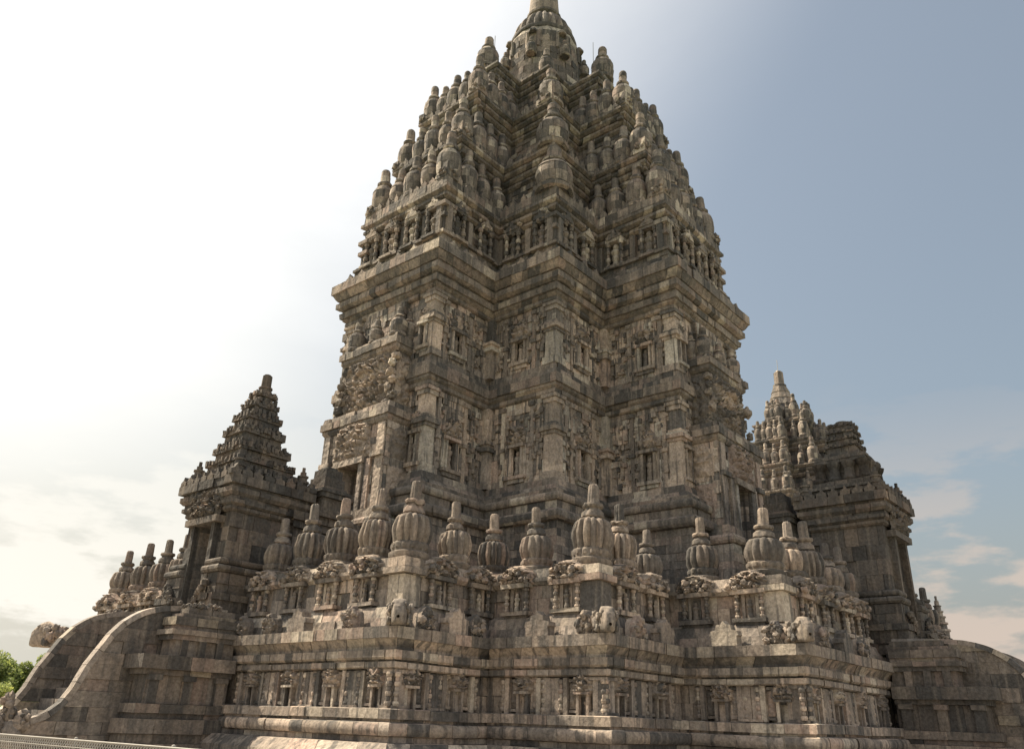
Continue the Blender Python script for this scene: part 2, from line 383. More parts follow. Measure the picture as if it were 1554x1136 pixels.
FIN = [finial_mesh('finial', M_fin, -.03+.03*k, 12+k, .15+.02*k, k, 1.13+.03*k, .018+.008*k) for k in range(4)]
def roof_finial_mesh(name, mat, seed=0):
    mb = MB(); rnd = random.Random(seed)
    prof = [(.44, 0), (.54, .06), (.55, .20), (.50, .24), (.47, .30), (.49, .34), (.525, .52), (.545, .72), (.545, .92), (.52, 1.08), (.47, 1.20), (.40, 1.30), (.30, 1.37), (.28, 1.42), (.33, 1.46), (.34, 1.54), (.29, 1.60), (.225, 1.63), (.22, 1.66), (.215, 1.90), (.205, 2.12), (.17, 2.2), (.08, 2.24), (.0, 2.245)]
    cuts = [0, 3, 5, 7, 9, 11, 13, 17, 19, 20, 23]
    for a0, a1 in zip(cuts, cuts[1:]):
        n = 8 if a1 < 13 else (4 if a1 < 19 else 1); sub = 3 if n == 8 else (6 if n == 4 else 24); ph = rnd.uniform(0, 6.28)
        for k in range(n):
            j_ = rnd.uniform(-.012, .012); rows = prof[a0:a1+1]; vs = []; fs = []; m = sub+1
            g_ = .012 if n > 1 else 0
            for (r, z) in rows:
                for q in range(m):
                    a = ph+2*math.pi*(k+g_+(1-2*g_)*q/sub)/n
                    rr = (r+j_)*(1+.035*noise.noise(Vector((math.cos(a)*2+seed, math.sin(a)*2, z*2))))
                    if 4 < a0+rows.index((r, z)) < 12: rr *= 1-.045*(.5+.5*math.cos(a*12))**2
                    vs.append((rr*math.cos(a), rr*math.sin(a), z))
            for u_ in range(len(rows)-1):
                for q in range(sub): fs.append((u_*m+q, u_*m+q+1, (u_+1)*m+q+1, (u_+1)*m+q))
            mb.add(vs, fs)
    mb.lathe(0, 0, [(.40, .02), (.43, .9), (.2, 1.3), (.15, 2.0)], 12)
    return mb.mesh(name, mat, smooth=38)
FINR = [roof_finial_mesh('roof_finial', M_roof, k) for k in range(4)]
def finial(parent, root, x, y, z, s=1.0, roof=False):
    w, s = s if isinstance(s, tuple) else (s, s)
    sz = s*random.uniform(.96, 1.04)
    o = place('finial', random.choice(FINR if roof else FIN), parent, root, (x, y, z), (w, w, sz), random.uniform(0, 6))
    o.rotation_euler.x = random.gauss(0, .018); o.rotation_euler.y = random.gauss(0, .018); return o


# ------------------------------------------------------------------ ground
def sheet(name, mat, pts, z, kind='structure'):
    mb = MB(); mb.add([(x, y, z) for x, y in pts], [tuple(range(len(pts)))]); o = mb.build(name, mat); o['kind'] = kind; return o
sheet('ground', M_grass, [(-3000, -3000), (3000, -3000), (3000, 3000), (-3000, 3000)], 0)
sheet('courtyard', M_ground, [(-58, -58), (75, -58), (75, 58), (-58, 58)], .004)

# ------------------------------------------------------------------ terrace
PA, PB, PC = 13.59, 9.77, 16.99
tp = cross_plan(PA, PB, PC)
terr = thing('temple_terrace', 'broad stepped stone terrace with a carved frieze carrying the big temple', 'terrace', (0, 0, 0))
mb = MB(); FE = {0, 1, 2, 3, 4, 5}
core(mb, tp, 0, 3.60, -.72)
course(mb, tp, [(.75, 0), (.75, .62)], bl=1.0, front=FE)
course(mb, tp, [(.62, .62), (.62, .82), (.36, 1.06)], bl=1.1, front=FE)
course(mb, tp, [(.05, 1.06), (.05, 1.19)], bl=.9, front=FE)
course(mb, tp, torus_prof(1.19, 1.50, .05, .20, 6), bl=.8, front=FE, jit=.008)
course(mb, tp, [(-.02, 1.50), (-.02, 1.57)], bl=.9, front=FE)
course(mb, tp, [(.07, 1.57), (.07, 1.78), (.0, 1.80)], bl=.75, front=FE)
mb.build('base_moulding', M_terr, terr, smooth=30)
mb = MB()
course(mb, tp, [(-.22, 2.69), (-.15, 2.72), (-.15, 2.85)], bl=.6, front=FE)
course(mb, tp, [(-.25, 2.85), (-.25, 2.90)], bl=.9, front=FE)
course(mb, tp, [(-.16, 2.90), (-.10, 2.95), (-.10, 3.12)], bl=.55, front=FE)
course(mb, tp, [(-.22, 3.12), (-.22, 3.20), (-.06, 3.39)], bl=.6, front=FE)
course(mb, tp, [(.02, 3.39), (.035, 3.66)], bl=.75, depth=1.0, front=FE, jit=.018)
course(mb, tp, [(-.46, 3.66), (-.52, 3.95)], bl=.7, front=FE, jit=.03)
course(mb, tp, [(-.60, 3.95), (-.70, 4.24)], bl=.7, front=FE, jit=.03)
mb.build('cornice', M_terr, terr)
mb = MB(); core(mb, tp, 3.5, 3.99, -1.2); mb.build('walkway', M_terr, terr)
# frieze: plain slabs, ringed colonettes, niches under monster heads, medallions
holes = {}; units = []
for i in range(6):
    L = tp.L[i]; rng = [(0, L)] if i not in (0, 5) else ([(L/2+2.6, L)] if i == 0 else [(0, L/2-2.6)])
    for a, b in rng:
        n = max(1, round((b-a)/1.95)); w = (b-a)/n
        for k in range(n):
            c_ = a+w*(k+.5); units.append((i, c_, w)); holes.setdefault(i, []).append((c_-.11, c_+.11, 1.80, 2.32))
mb = MB(); wall(mb, tp, 1.80, 2.69, -.38, ch=.45, bl=.55, holes=holes, front=FE, depth=.30); core(mb, tp, 1.75, 2.7, -.66)
mb.build('frieze_wall', M_terr, terr)
for i, c_, w in units:
    fr = Fr(tp, i); mb = MB(); z0, z1 = 1.80, 2.69; D = -.38
    for sg in (-1, 1):
        fr.box(mb, c_+sg*.11, c_+sg*.19, z0, 2.30, D, D+.12)              # jambs
        fr.box(mb, c_+sg*.46, c_+sg*.60, z0, z1-.02, D, D+.12)               # pilaster
        x0, x1 = min(c_+sg*.23, c_+sg*.44), max(c_+sg*.23, c_+sg*.44)
        fr.box(mb, x0, x1, z0+.05, z0+.12, D, D+.07); fr.box(mb, x0, x1, z1-.12, z1-.05, D, D+.07)
        colonette(mb, fr, c_+sg*.68, z0+.06, z1-.06, D+.06, .15)
    fr.box(mb, c_-.24, c_+.24, 2.28, 2.34, D, D+.18)
    mb.build('niche_frame', M_terr, terr)
    mb = MB(); carve(mb, fr, c_-.36, c_+.36, 2.30, 2.80, D+.06, .24, .035, seed=i*7+int(c_*10), mask=kala_mask, sc=9)
    figure(mb, fr, c_, 1.81, D-.10, .42)
    for sg in (-1, 1):
        carve(mb, fr, min(c_+sg*.26, c_+sg*.46), max(c_+sg*.26, c_+sg*.46), z0+.14, z1-.14, D+.0, .07, .035, seed=int(c_*31)+sg, sc=10)
    mb.build('monster_head_relief', M_carv, terr, smooth=50)
mb = MB()
for i in range(6):                                                          # plain slabs between the niches
    us = sorted([c for k, c, w in units if k == i]); wd = [w for k, c, w in units if k == i]
    for a, b in zip(us, us[1:]):
        mb = MB(); mdl = (a+b)/2; fr = Fr(tp, i); D_ = -.38
        fr.box(mb, mdl-.25, mdl-.005, 1.83, 2.66, D_, D_+.11, .01); fr.box(mb, mdl+.005, mdl+.25, 1.83, 2.66, D_, D_+.105, .01); fr.box(mb, mdl-.3, mdl+.3, 1.80, 1.86, D_, D_+.16, .01)
        mb.build('plain_slab', M_terr, terr)
for v in (1, 3, 5):
    mb = MB(); cbox(mb, tp, v, .66, -.27, 1.86, 2.62); cbox(mb, tp, v, .72, -.20, 1.80, 1.88); cbox(mb, tp, v, .72, -.22, 2.60, 2.68)
    mb.build('corner_pier', M_terr, terr)
# antefixes on the ledge
def antefix(fr, s, z, d, w, h, name='antefix'):
    mb = MB(); k = .5*w
    fr.slab(mb, [(s-k, z), (s+k, z), (s+k*.98, z+h*.38), (s+k*1.12, z+h*.40), (s+k*1.05, z+h*.58), (s+k*.62, z+h*.62), (s+k*.55, z+h*.82), (s+k*.22, z+h*.84), (s, z+h), (s-k*.22, z+h*.84), (s-k*.55, z+h*.82), (s-k*.62, z+h*.62), (s-k*1.05, z+h*.58), (s-k*1.12, z+h*.40), (s-k*.98, z+h*.38)], d-.30, d, .012)
    mb.build(name, M_terr, terr)
def carved_lump(fr, s, z, d, w, h, seed):
    mb = MB()
    k_ = lambda x, y: 1 if abs(x) < (.9-.25*y if y < .7 else .72-2.0*(y-.7)) else 0
    carve(mb, fr, s-w/2, s+w/2, z, z+h, d-.10, .17, .03, seed, k_, sc=9)
    fr.slab(mb, [(s-w*.42, z), (s+w*.42, z), (s+w*.36, z+h*.66), (s+w*.1, z+h*.92), (s-w*.1, z+h*.92), (s-w*.36, z+h*.66)], d-.38, d-.06, .02)
    for k in range(12):
        u = random.uniform; x = u(-.42, .42)*w; hh = u(.1, .85)*h*(1-.5*abs(x)/w); r = u(.05, .10)
        mb.lump(fr.P(s+x, z+hh, d-.05+u(-.06, .04)), (r, r, r*u(.8, 1.4)), .35, 2, seed+k)
    mb.build('carved_antefix', M_carv, terr, smooth=60)
sd_ = 0
for i in range(6):
    fr = Fr(tp, i); L = tp.L[i]
    for s, kind in {0: [(L-7.05, 'c'), (L-5.6, 'c'), (L-4.2, 'm'), (L-2.0, 'c'), (2.5, 'c'), (6, 'm')], 1: [(1.1, 'c'), (2.2, 'm'), (3.0, 'c')], 2: [(1.55, 'm'), (3.05, 'c')], 3: [(1.7, 'c'), (3.0, 'm')], 4: [(1.15, 'm'), (2.55, 'c')], 5: [(1.7, 'c'), (3.4, 'm'), (5.0, 'c')]}[i]:
        sd_ += 1
        if kind == 'm': antefix(fr, s, 3.66, -.06, .74, .66)
        else: carved_lump(fr, s, 3.66, -.06, .56, .60, sd_)
# corner water spouts (open-mouthed beast heads)
def spout(v, sx, sy, ks=.74, o=0):
    p = tp.p[v]+Vector((sx, sy))*o; dx, dy = sx/2**.5, sy/2**.5; mb = MB(lambda q: (p.x+ks*(dx*q[0]-dy*q[1]), p.y+ks*(dy*q[0]+dx*q[1]), 3.67+ks*(q[2]-3.67)))
    prof = [(-.75, 3.67, .28, .40), (-.35, 3.67, .29, .70), (-.05, 3.67, .26, .86), (.14, 3.68, .22, .78), (.30, 3.68, .19, .60), (.37, 3.70, .16, .50)]
    vs = []; fs = []; K = 12
    for (x, zb, hw, hh) in prof:
        for kk in range(K):
            a = 2*math.pi*kk/K; c, s = math.cos(a), math.sin(a); e = .42
            vs.append((x, hw*math.copysign(abs(c)**e, c)+.05*noise.noise(Vector((x*4, c*2, s*2+v))), zb+hh/2+hh/2*math.copysign(abs(s)**e, s)))
    for j in range(len(prof)-1):
        for k in range(K): fs.append((j*K+k, j*K+(k+1) % K, (j+1)*K+(k+1) % K, (j+1)*K+k))
    n = (len(prof)-1)*K                                                    # mouth hole
    b = len(vs); 
    for xx in (.43, .20):
        for k in range(K):
            a = 2*math.pi*k/K; vs.append((xx, .055*math.cos(a), 3.90+.055*math.sin(a)))
    for k in range(K):
        k2 = (k+1) % K; fs.append((n+k, n+k2, b+k2, b+k)); fs.append((b+k, b+k2, b+K+k2, b+K+k))
    fs.append(tuple(b+K+k for k in range(K))); fs.append(tuple(reversed(range(K))))
    mb.add(vs, fs)
    for sgn in (-1, 1):
        for (x, y, z, r) in ((.02, .22, 4.26, .10), (-.16, .30, 4.20, .13), (-.35, .34, 4.02, .17), (-.45, .36, 4.28, .13), (-.62, .34, 4.10, .18), (-.2, .32, 3.84, .13), (-.70, .33, 3.82, .16), (.15, .2, 4.32, .06)):
            mb.lump((x, y*sgn, z), (r, r*.7, r), .3, 2, x*9)
    mb.lump((-.1, 0, 4.37), (.22, .12, .07), .3, 2, 2); mb.lump((.28, 0, 4.20), (.09, .10, .06), .2, 2, 2)
    mb.build('water_spout', M_terr, terr, smooth=55)
for v, sx, sy in ((1, -1, -1), (3, -1, -1), (5, -1, -1)): spout(v, sx, sy)
spout(0, -1, 1, 1.15, .35)

# ------------------------------------------------------------------ balustrades on the terrace edge
def aedicule(mb, cv, fr, s, z, w=1.0, seed=0):
    fr.box(mb, s-w/2, s+w/2, z+.22, z+.33, -.05, .26, .014)
    fr.box(mb, s-w/2+.08, s+w/2-.08, z+.10, z+.22, -.05, .16, .01)
    for sg in (-1, 1):
        colonette(mb, fr, s+sg*(w/2-.13), z+.33, z+.98, .13, .14)
        fr.box(mb, s+sg*w*.16, s+sg*w*.26, z+.33, z+.98, -.05, .07)
    fr.box(mb, s-w/2-.02, s+w/2+.02, z+.98, z+1.10, -.05, .26, .012)
    fr.box(mb, s-.12, s+.12, z+.34, z+.9, -.05, .03)
    figure(mb, fr, s, z+.34, .10, .5)
    carve(cv, fr, s-w/2-.16, s+w/2+.16, z+1.06, z+1.62, .06, .34, .035, seed, lambda x, y: 1 if abs(x) < (1.0 if y < .5 else 1.0-.75*(y-.5)/.5) else 0, sc=9)
    for k in range(9):
        u = random.uniform; x = u(-.55, .55)*w; r = u(.05, .10); cv.lump(fr.P(s+x, z+1.12+u(0, .36)*(1-abs(x)), .22+u(0, .1)), (r, r, r), .35, 2, seed+k)
def balustrade(label, pts, spots, fins, org):
    b = thing('balustrade', label, 'balustrade', org, 'balustrades along the terrace edge')
    n = len(pts); poly = Poly(pts); E = list(range(n//2-1))
    Z = 4.10; mb = MB()
    kw = dict(edges=E, depth=.62)
    course(mb, poly, [(.10, Z), (.12, Z+.12), (.04, Z+.20)], bl=.8, **kw)
    wall(mb, poly, Z+.20, Z+1.0, 0, ch=.4, bl=.45, jit=.02, **kw)
    course(mb, poly, [(.06, Z+1.0), (.16, Z+1.10), (.16, Z+1.2)], bl=.6, **kw)
    course(mb, poly, [(.06, Z+1.2), (.02, Z+1.46)], bl=.6, jit=.03, edges=E, depth=.95)
    q = [poly.off(i, -.15) for i in range(n)]
    mb.add([(a.x, a.y, Z) for a in q]+[(a.x, a.y, Z+1.40) for a in q], [(i, (i+1) % n, n+(i+1) % n, n+i) for i in range(n)]+[tuple(range(n, 2*n))])
    mb.build('balustrade_wall', M_terr, b)
    for k, (e, s) in enumerate(spots):
        mb = MB(); cv = MB(); aedicule(mb, cv, Fr(poly, e), s, Z, .98, k*3+e)
        mb.build('aedicule', M_terr, b); cv.build('carved_crest', M_carv, b, smooth=50)
    for v in range(1, n//2-1):
        if not poly.convex[v]: continue
        mb = MB(); cbox(mb, poly, v, .5, .10, Z+.2, Z+1.0); cbox(mb, poly, v, .62, .22, Z+1.02, Z+1.18); cbox(mb, poly, v, .5, .16, Z+1.2, Z+1.44)
        mb.build('corner_pier', M_terr, b)
    for x, y, z, s in fins: finial(b, b, x, y, z, s)
    return b
A, B, Cc = 12.69, 8.87, 16.09
In = .95
outer = [(-Cc, -1.5), (-Cc, -B), (-A, -B), (-A, -A), (-B, -A), (-B, -Cc), (-1.5, -Cc)]
inner = [(-1.5, -Cc+In), (-B+In, -Cc+In), (-B+In, -A+In), (-A+In, -A+In), (-A+In, -B+In), (-Cc+In, -B+In), (-Cc+In, -1.5)]
spots = [(0, s) for s in (1.0, 2.75, 4.35, 5.95)] + [(1, 1.25), (1, 2.85)] + [(2, 1.15), (2, 2.9)] + [(3, 1.2), (3, 2.8)] + [(4, .9), (4, 2.55)] + [(5, s) for s in (1.5, 3.2, 4.9, 6.3)]
zt = 5.52; o_ = .48
fins = [(-Cc+o_, -y, zt, s) for y, s in ((2.35, .93), (3.95, .95), (5.5, .97), (7.0, .98))]
fins += [(-Cc+.62, -B+.55, zt+.02, 1.06), (-13.75, -B+o_, zt, .93), (-12.0, -B+o_, zt, .92), (-A+o_, -10.25, zt, .93), (-A+.62, -A+.62, zt+.02, 1.10),
         (-10.85, -A+o_, zt, .93), (-9.3, -A+o_, zt-.12, .86), (-B+o_, -13.6, zt, .93), (-B+.6, -Cc+.6, zt+.02, 1.06)]
fins += [(-x, -Cc+o_, zt, .97) for x in (6.7, 5.2, 3.6, 2.2)]
balustrade('long stepped balustrade with ribbed finials facing the viewer between the two gate towers', outer+inner, spots, fins, (-12.5, -12.5, 4.1))
balustrade('short balustrade run with dark finials beyond the left gate tower', [(-Cc, B), (-Cc, 1.5), (-Cc+In, 1.5), (-Cc+In, B)], [(0, s) for s in (1.0, 2.6, 4.2, 5.8)],
           [(-Cc+o_, y, zt, .97) for y in (2.3, 3.6, 5.0, 6.5, 8.2)], (-15.6, 5, 4.1))
BAL_R = balustrade('balustrade run half hidden beyond the right gate tower', [(1.5, -Cc), (B, -Cc), (B, -Cc+In), (1.5, -Cc+In)], [(0, s) for s in (2.8, 4.4, 6.0)],
           [(x, -Cc+o_, zt, .97) for x in (2.3, 3.6, 5.0, 6.5, 8.2)], (5, -15.6, 4.1))

TUR = [(.30, 5.5, 5.75), (.36, 5.75, 5.85), (.26, 5.85, 6.05), (.32, 6.05, 6.13), (.22, 6.13, 6.32), (.27, 6.32, 6.39), (.17, 6.39, 6.56), (.21, 6.56, 6.62), (.13, 6.62, 6.8), (.16, 6.8, 6.85), (.09, 6.85, 7.05), (.05, 7.05, 7.25)]
mb = MB()
for r, z0, z1 in TUR: mb.lathe(8.75, -16.0, [(r, z0), (r, z1-.004)], 10, nz=.02)
mb.build('ringed_turret', M_cap, BAL_R)
mb = MB()
for k in range(40):
    f = random.random(); r = random.uniform(.10, .2); mb.lump((8.8+f*.9+random.uniform(-.15, .15), -16.1-f*.6+random.uniform(-.2, .2), 5.9-2.0*f-random.uniform(0, .5)), (r, r, r), .4, 2, k)
mb.build('carved_crest', M_carv, BAL_R, smooth=50)
# ------------------------------------------------------------------ main temple
a, b, c = 6.494, 2.848, 10.166
temple = thing('stone_temple', 'towering dark stone temple with tiered finial roof rising from the centre of the terrace', 'temple', (0, 0, 3.99))
bp = cross_plan(a, b, c)
BF = {0, 1, 2, 3, 4, 5, 6, 19}
kw = dict(front=BF)
mb = MB(); core(mb, bp, 3.9, 10.2, .1)
wall(mb, bp, 3.99, 4.7, 1.35, bl=.9, **kw); course(mb, bp, [(1.2, 4.7), (1.2, 5.0)], bl=.8, **kw)
course(mb, bp, torus_prof(5.0, 5.4, 1.12, 1.35), **kw); course(mb, bp, [(1.0, 5.4), (1.0, 5.75)], bl=.7, **kw)
course(mb, bp, [(1.05, 5.75), (1.2, 5.85), (1.2, 6.0)], **kw); course(mb, bp, [(.9, 6.0), (.9, 6.2)], **kw); course(mb, bp, [(.95, 6.2), (1.1, 6.3), (1.1, 6.42)], **kw)
wall(mb, bp, 6.42, 8.55, .68, bl=.62, **kw)
course(mb, bp, torus_prof(8.55, 9.02, .66, .95, 6), bl=.8, jit=.006, **kw)
course(mb, bp, [(.66, 9.02), (.66, 9.34)], bl=.6, **kw)
course(mb, bp, torus_prof(9.34, 9.68, .62, .80, 6), bl=.8, jit=.006, **kw)
course(mb, bp, [(.55, 9.68), (.55, 9.86)], bl=.8, **kw)
course(mb, bp, [(.42, 9.86), (.30, 10.1)], bl=.7, **kw); course(mb, bp, [(.20, 10.1), (.14, 10.42)], bl=.6, **kw)
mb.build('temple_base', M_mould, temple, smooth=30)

def storey(name, z0, z1, hole_z, hole_h, scale, seed):
    spots = {1: [(1.45, .46)], 2: [(1.75, .46)], 3: [(1.9, .46)], 4: [(2.2, .46)], 0: [(.5, .3), (bp.L[0]-.46, .34)], 5: [(.46, .34), (bp.L[5]-.5, .3)]}
    holes = {i: [(s-w/2, s+w/2, hole_z, hole_z+hole_h) for s, w in l] for i, l in spots.items()}
    mb = MB(); kk = dict(holes=holes, front=BF, depth=.62, gap=.010); hh = z1-z0
    course(mb, bp, [(.04, z0), (.02, z0+.3)], bl=.5, jit=.03, **kk)
    course(mb, bp, [(0, z0+.305), (0, z0+.305+hh*.26)], bl=.34, jit=.055, **kk)
    wall(mb, bp, z0+.31+hh*.26, z0+hh*.62, 0, ch=.27, bl=.42, jit=.055, **kk)
    course(mb, bp, [(0, z0+hh*.62+.003), (0, z0+hh*.80)], bl=.33, jit=.055, **kk)
    wall(mb, bp, z0+hh*.80, z1, 0, ch=.25, bl=.42, jit=.04, **kk); core(mb, bp, z0, z1, -.5)
    mb.build(name, M_body, temple)
    H = z1-z0
    for v in (0, 1, 3, 5, 6):                                              # corner pilasters
        zm = z0+H*.52; mb = MB()
        cbox(mb, bp, v, .62, .10, z0, z0+.32, .015); cbox(mb, bp, v, .48, .07, z0+.32, zm, .012)
        cbox(mb, bp, v, .55, .13, zm, zm+.14); cbox(mb, bp, v, .62, .22, zm+.14, zm+.30); cbox(mb, bp, v, .55, .15, zm+.30, zm+.40); cbox(mb, bp, v, .50, .10, zm+.40, zm+.52)
        cbox(mb, bp, v, .44, .06, zm+.52, z1-.35, .012); cbox(mb, bp, v, .5, .12, z1-.35, z1-.15); cbox(mb, bp, v, .58, .18, z1-.15, z1); mb.build('pilaster', M_body, temple)
    for v in (2, 4):                                                       # inner corner shafts
        zm = z0+H*.45; mb = MB()
        cbox(mb, bp, v, .3, .34, z0, zm, .012); cbox(mb, bp, v, .3, .48, zm, zm+.16); cbox(mb, bp, v, .3, .42, zm+.16, zm+.3); cbox(mb, bp, v, .3, .5, zm+.3, zm+.42); cbox(mb, bp, v, .3, .30, zm+.42, z1, .012); mb.build('pilaster', M_body, temple)
    for i, l in spots.items():
        fr = Fr(bp, i)
        for (s, w) in l:
            mb = MB(); w2 = w/2; zt_ = hole_z+hole_h; k = w/.46
            for sg in (-1, 1):
                fr.box(mb, s+sg*w2, s+sg*(w2+.12*k), hole_z-.05, zt_, -.08, .14, .012)
                fr.box(mb, s+sg*(w2+.12*k), s+sg*(w2+.26*k), hole_z-.1, zt_+.1, -.08, .06, .012)
            fr.box(mb, s-w2-.22*k, s+w2+.22*k, zt_, zt_+.14, -.08, .22, .012)
            fr.box(mb, s-w2-.28*k, s+w2+.28*k, hole_z-.2, hole_z-.05, -.08, .20, .012)
            fr.box(mb, s-w2-.2*k, s+w2+.2*k, hole_z-.36, hole_z-.2, -.08, .12, .012)
            fr.box(mb, s-w2, s+w2, hole_z-.05, zt_+.02, -.5, -.17, .01); nf = mb.build('niche', M_body, temple)
            mb = MB(); figure(mb, fr, s, hole_z, -.07, hole_h*.88); mb.build('statue', M_carv, nf, org=(0, 0, 3.99), smooth=50)
            mb = MB(); carve(mb, fr, s-.55*k, s+.55*k, zt_+.12, min(z1-.05, zt_+.12+1.0*scale), -.02, .30*k, .055, seed+i, kala_mask, sc=5); 
            mb.build('monster_head', M_carv, temple, smooth=50)
    mb = MB()
    for i in range(1, 5):                                                  # flanking relief pieces, projecting stones
        fr = Fr(bp, i); L = bp.L[i]; s0 = spots[i][0][0]
        cv = [0.66, L-.5] if i in (1, 3) else [.5, L-.66]
        for sg in (-1, 1):
            x = s0+sg*.78
            if .62 < x < L-.62:
                fr.box(mb, x-.09, x+.09, z0, z1-.1, -.05, .07, .012)
                fr.box(mb, x-.14, x+.14, z0+H*.42, z0+H*.42+.16, -.05, .13); fr.box(mb, x-.13, x+.13, z1-.3, z1-.12, -.05, .14)
        for q in range(80):
            x = random.uniform(.5, L-.5); hh = random.uniform(z0+.2, z1-.4)
            if abs(x-s0) < .5 and hh < hole_z+hole_h+.3: continue
            w = random.uniform(.05, .2); h = random.uniform(.06, .26)
            fr.box(mb, x-w/2, x+w/2, hh, hh+h, -.08, random.uniform(.03, .13), .02)
    mb.build('wall_relief', M_carv, temple)
storey('lower_storey', 10.42, 14.0, 10.85, 1.15, .95, 3)
mb = MB()
course(mb, bp, [(.05, 14.0), (.14, 14.06), (.14, 14.22)], bl=.55, **kw); course(mb, bp, [(.08, 14.22), (.22, 14.34), (.22, 14.46)], bl=.55, **kw)
course(mb, bp, [(.30, 14.46), (.30, 14.85)], bl=.6, jit=.022, **kw); course(mb, bp, [(.24, 14.85), (.20, 15.1)], bl=.6, jit=.03, **kw)
course(mb, bp, [(.10, 15.1), (.06, 15.42)], bl=.5, jit=.03, **kw); core(mb, bp, 13.9, 15.5, -.3)
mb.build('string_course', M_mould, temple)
storey('upper_storey', 15.42, 18.3, 15.95, .95, .78, 21)
mb = MB()
course(mb, bp, [(.08, 18.3), (.16, 18.36), (.16, 18.5)], bl=.5, **kw); course(mb, bp, [(.10, 18.5), (.26, 18.62), (.26, 18.72)], bl=.5, **kw)
course(mb, bp, [(.36, 18.72), (.40, 18.98)], bl=.5, jit=.025, **kw); course(mb, bp, [(.28, 18.98), (.28, 19.14)], bl=.6, **kw)
course(mb, bp, [(.38, 19.14), (.54, 19.24), (.54, 19.5)], bl=.5, jit=.025, **kw); course(mb, bp, [(.44, 19.5), (.44, 19.64)], bl=.6, **kw)
course(mb, bp, [(.50, 19.64), (.58, 19.74), (.70, 19.96)], bl=.55, **kw); course(mb, bp, [(.76, 19.97), (.76, 20.42)], bl=.62, jit=.02, **kw)
course(mb, bp, [(.62, 20.42), (.55, 20.62)], bl=.6, jit=.03, **kw); core(mb, bp, 18.2, 20.5, -.2)
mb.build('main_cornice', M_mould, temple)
for i in (0, 1, 2, 3, 4, 5):
    fr = Fr(bp, i, .62); L = bp.L[i]; s = .3                # stubby antefixes on the cornice lip
    while s < L-.2:
        mb = MB(); fr.slab(mb, [(s-.2, 20.42), (s+.2, 20.42), (s+.22, 20.62), (s+.1, 20.68), (s, 20.84), (s-.1, 20.68), (s-.22, 20.62)], -.25, -.02, .025); s += random.uniform(.7, 1.3)
        mb.build('cornice_antefix', M_roof, temple)

def tier(z0, z1, pa, pb, pc, setb, cor=1.1, niche=False, base=0):
    """one roof tier: wall set back under a stepped cornice"""
    p = cross_plan(pa, pb, pc); mb = MB(); k2 = dict(front=BF)
    zc = z1-cor
    wall(mb, p, z0-.1, zc, -setb, ch=.3, bl=.5, jit=.03, **k2); core(mb, p, z0-.2, z1-.05, -setb-.25)
    ds = [(.70, .52), (.50, .40), (.34, .18), (.24, .0)]; n = 4; h = cor/n
    for q in range(n):
        d0 = -setb*(1-(q+.15)/n); d1 = -setb*(1-(q+1)/n)
        course(mb, p, [(d0, zc+q*h), (d1, zc+q*h+h*.35), (d1, zc+(q+1)*h-.06)], bl=.5, jit=.02, **k2)
        course(mb, p, [(d0-.02, zc+(q+1)*h-.06), (d0-.02, zc+(q+1)*h)], bl=.8, **k2)
    for i in range(6):
        fr = Fr(p, i); L = p.L[i]
        for q in range(int(L*9)):
            s_ = random.uniform(.1, L-.1); zz = random.choice((zc+h*.4, zc+h*1.4, zc+h*2.4, zc+h*3.4, z0+.6)); w_ = random.uniform(.08, .26); dd = -setb*(1-(zz-zc)/cor) if zz > zc else -setb
            fr.box(mb, s_-w_/2, s_+w_/2, zz, zz+random.uniform(.1, .24), dd-.2, dd+random.uniform(.02, .10), .02)
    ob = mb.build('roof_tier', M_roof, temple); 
    return ob, p
# attic with columned niches
T = [(6.289, 2.849, 10.019, 24.626), (5.722, 2.495, 8.933, 27.887), (4.843, 2.209, 7.715, 31.795), (3.60, 1.50, 5.60, 35.913)]
p0 = cross_plan(*T[0][:3]); mb = MB()
wall(mb, p0, 20.5, 21.35, .16, .10, ch=.3, bl=.5, jit=.03, front=BF); course(mb, p0, [(.22, 21.35), (.22, 21.5)], bl=.5, front=BF)
wall(mb, p0, 21.5, 23.15, -.38, ch=.32, bl=.45, jit=.03, front=BF); core(mb, p0, 20.4, 24.55, -.6)
zc = 23.15
for d0, d1, h in ((-.3, -.16, .22), (-.24, -.24, .08), (-.16, .02, .26), (-.12, -.12, .1), (-.06, .12, .28), (-.04, -.04, .1)):
    course(mb, p0, [(d0, zc), (d1, zc+h*.4), (d1, zc+h)], bl=.5, jit=.02, front=BF); zc += h
course(mb, p0, [(.02, zc), (0, 24.62)], bl=.6, jit=.02, front=BF)
attic = mb.build('attic_tier', M_roof, temple)
for i in range(6):
    fr = Fr(p0, i); L = p0.L[i]; n = {0: 4, 5: 4}.get(i, 2); w = L/n
    for k in range(n):
        s = w*(k+.5); mb = MB()
        for sg in (-1, 1): colonette(mb, fr, s+sg*.36, 21.5, 22.95, -.02, .22); fr.box(mb, s+sg*w*.5-.13, s+sg*w*.5+.13, 21.5, 23.0, -.4, -.12, .02)
        fr.box(mb, s-.46, s+.46, 22.95, 23.12, -.4, .08, .015); fr.box(mb, s-.40, s+.40, 21.35, 21.5, -.4, .30, .012)
        fr.slab(mb, [(s-.42, 23.1), (s+.42, 23.1), (s+.3, 23.3), (s+.1, 23.38), (s, 23.6), (s-.1, 23.38), (s-.3, 23.3)], -.3, .12, .03)
        figure(mb, fr, s, 21.5, -.16, 1.35)
        for q in range(10): r = random.uniform(.06, .13); mb.lump(fr.P(s+random.uniform(-.5, .5), random.uniform(22.9, 23.5), .02), (r, r, r), .4, 2, q)
        mb.build('attic_niche', M_roof, attic, org=(0, 0, 3.99))
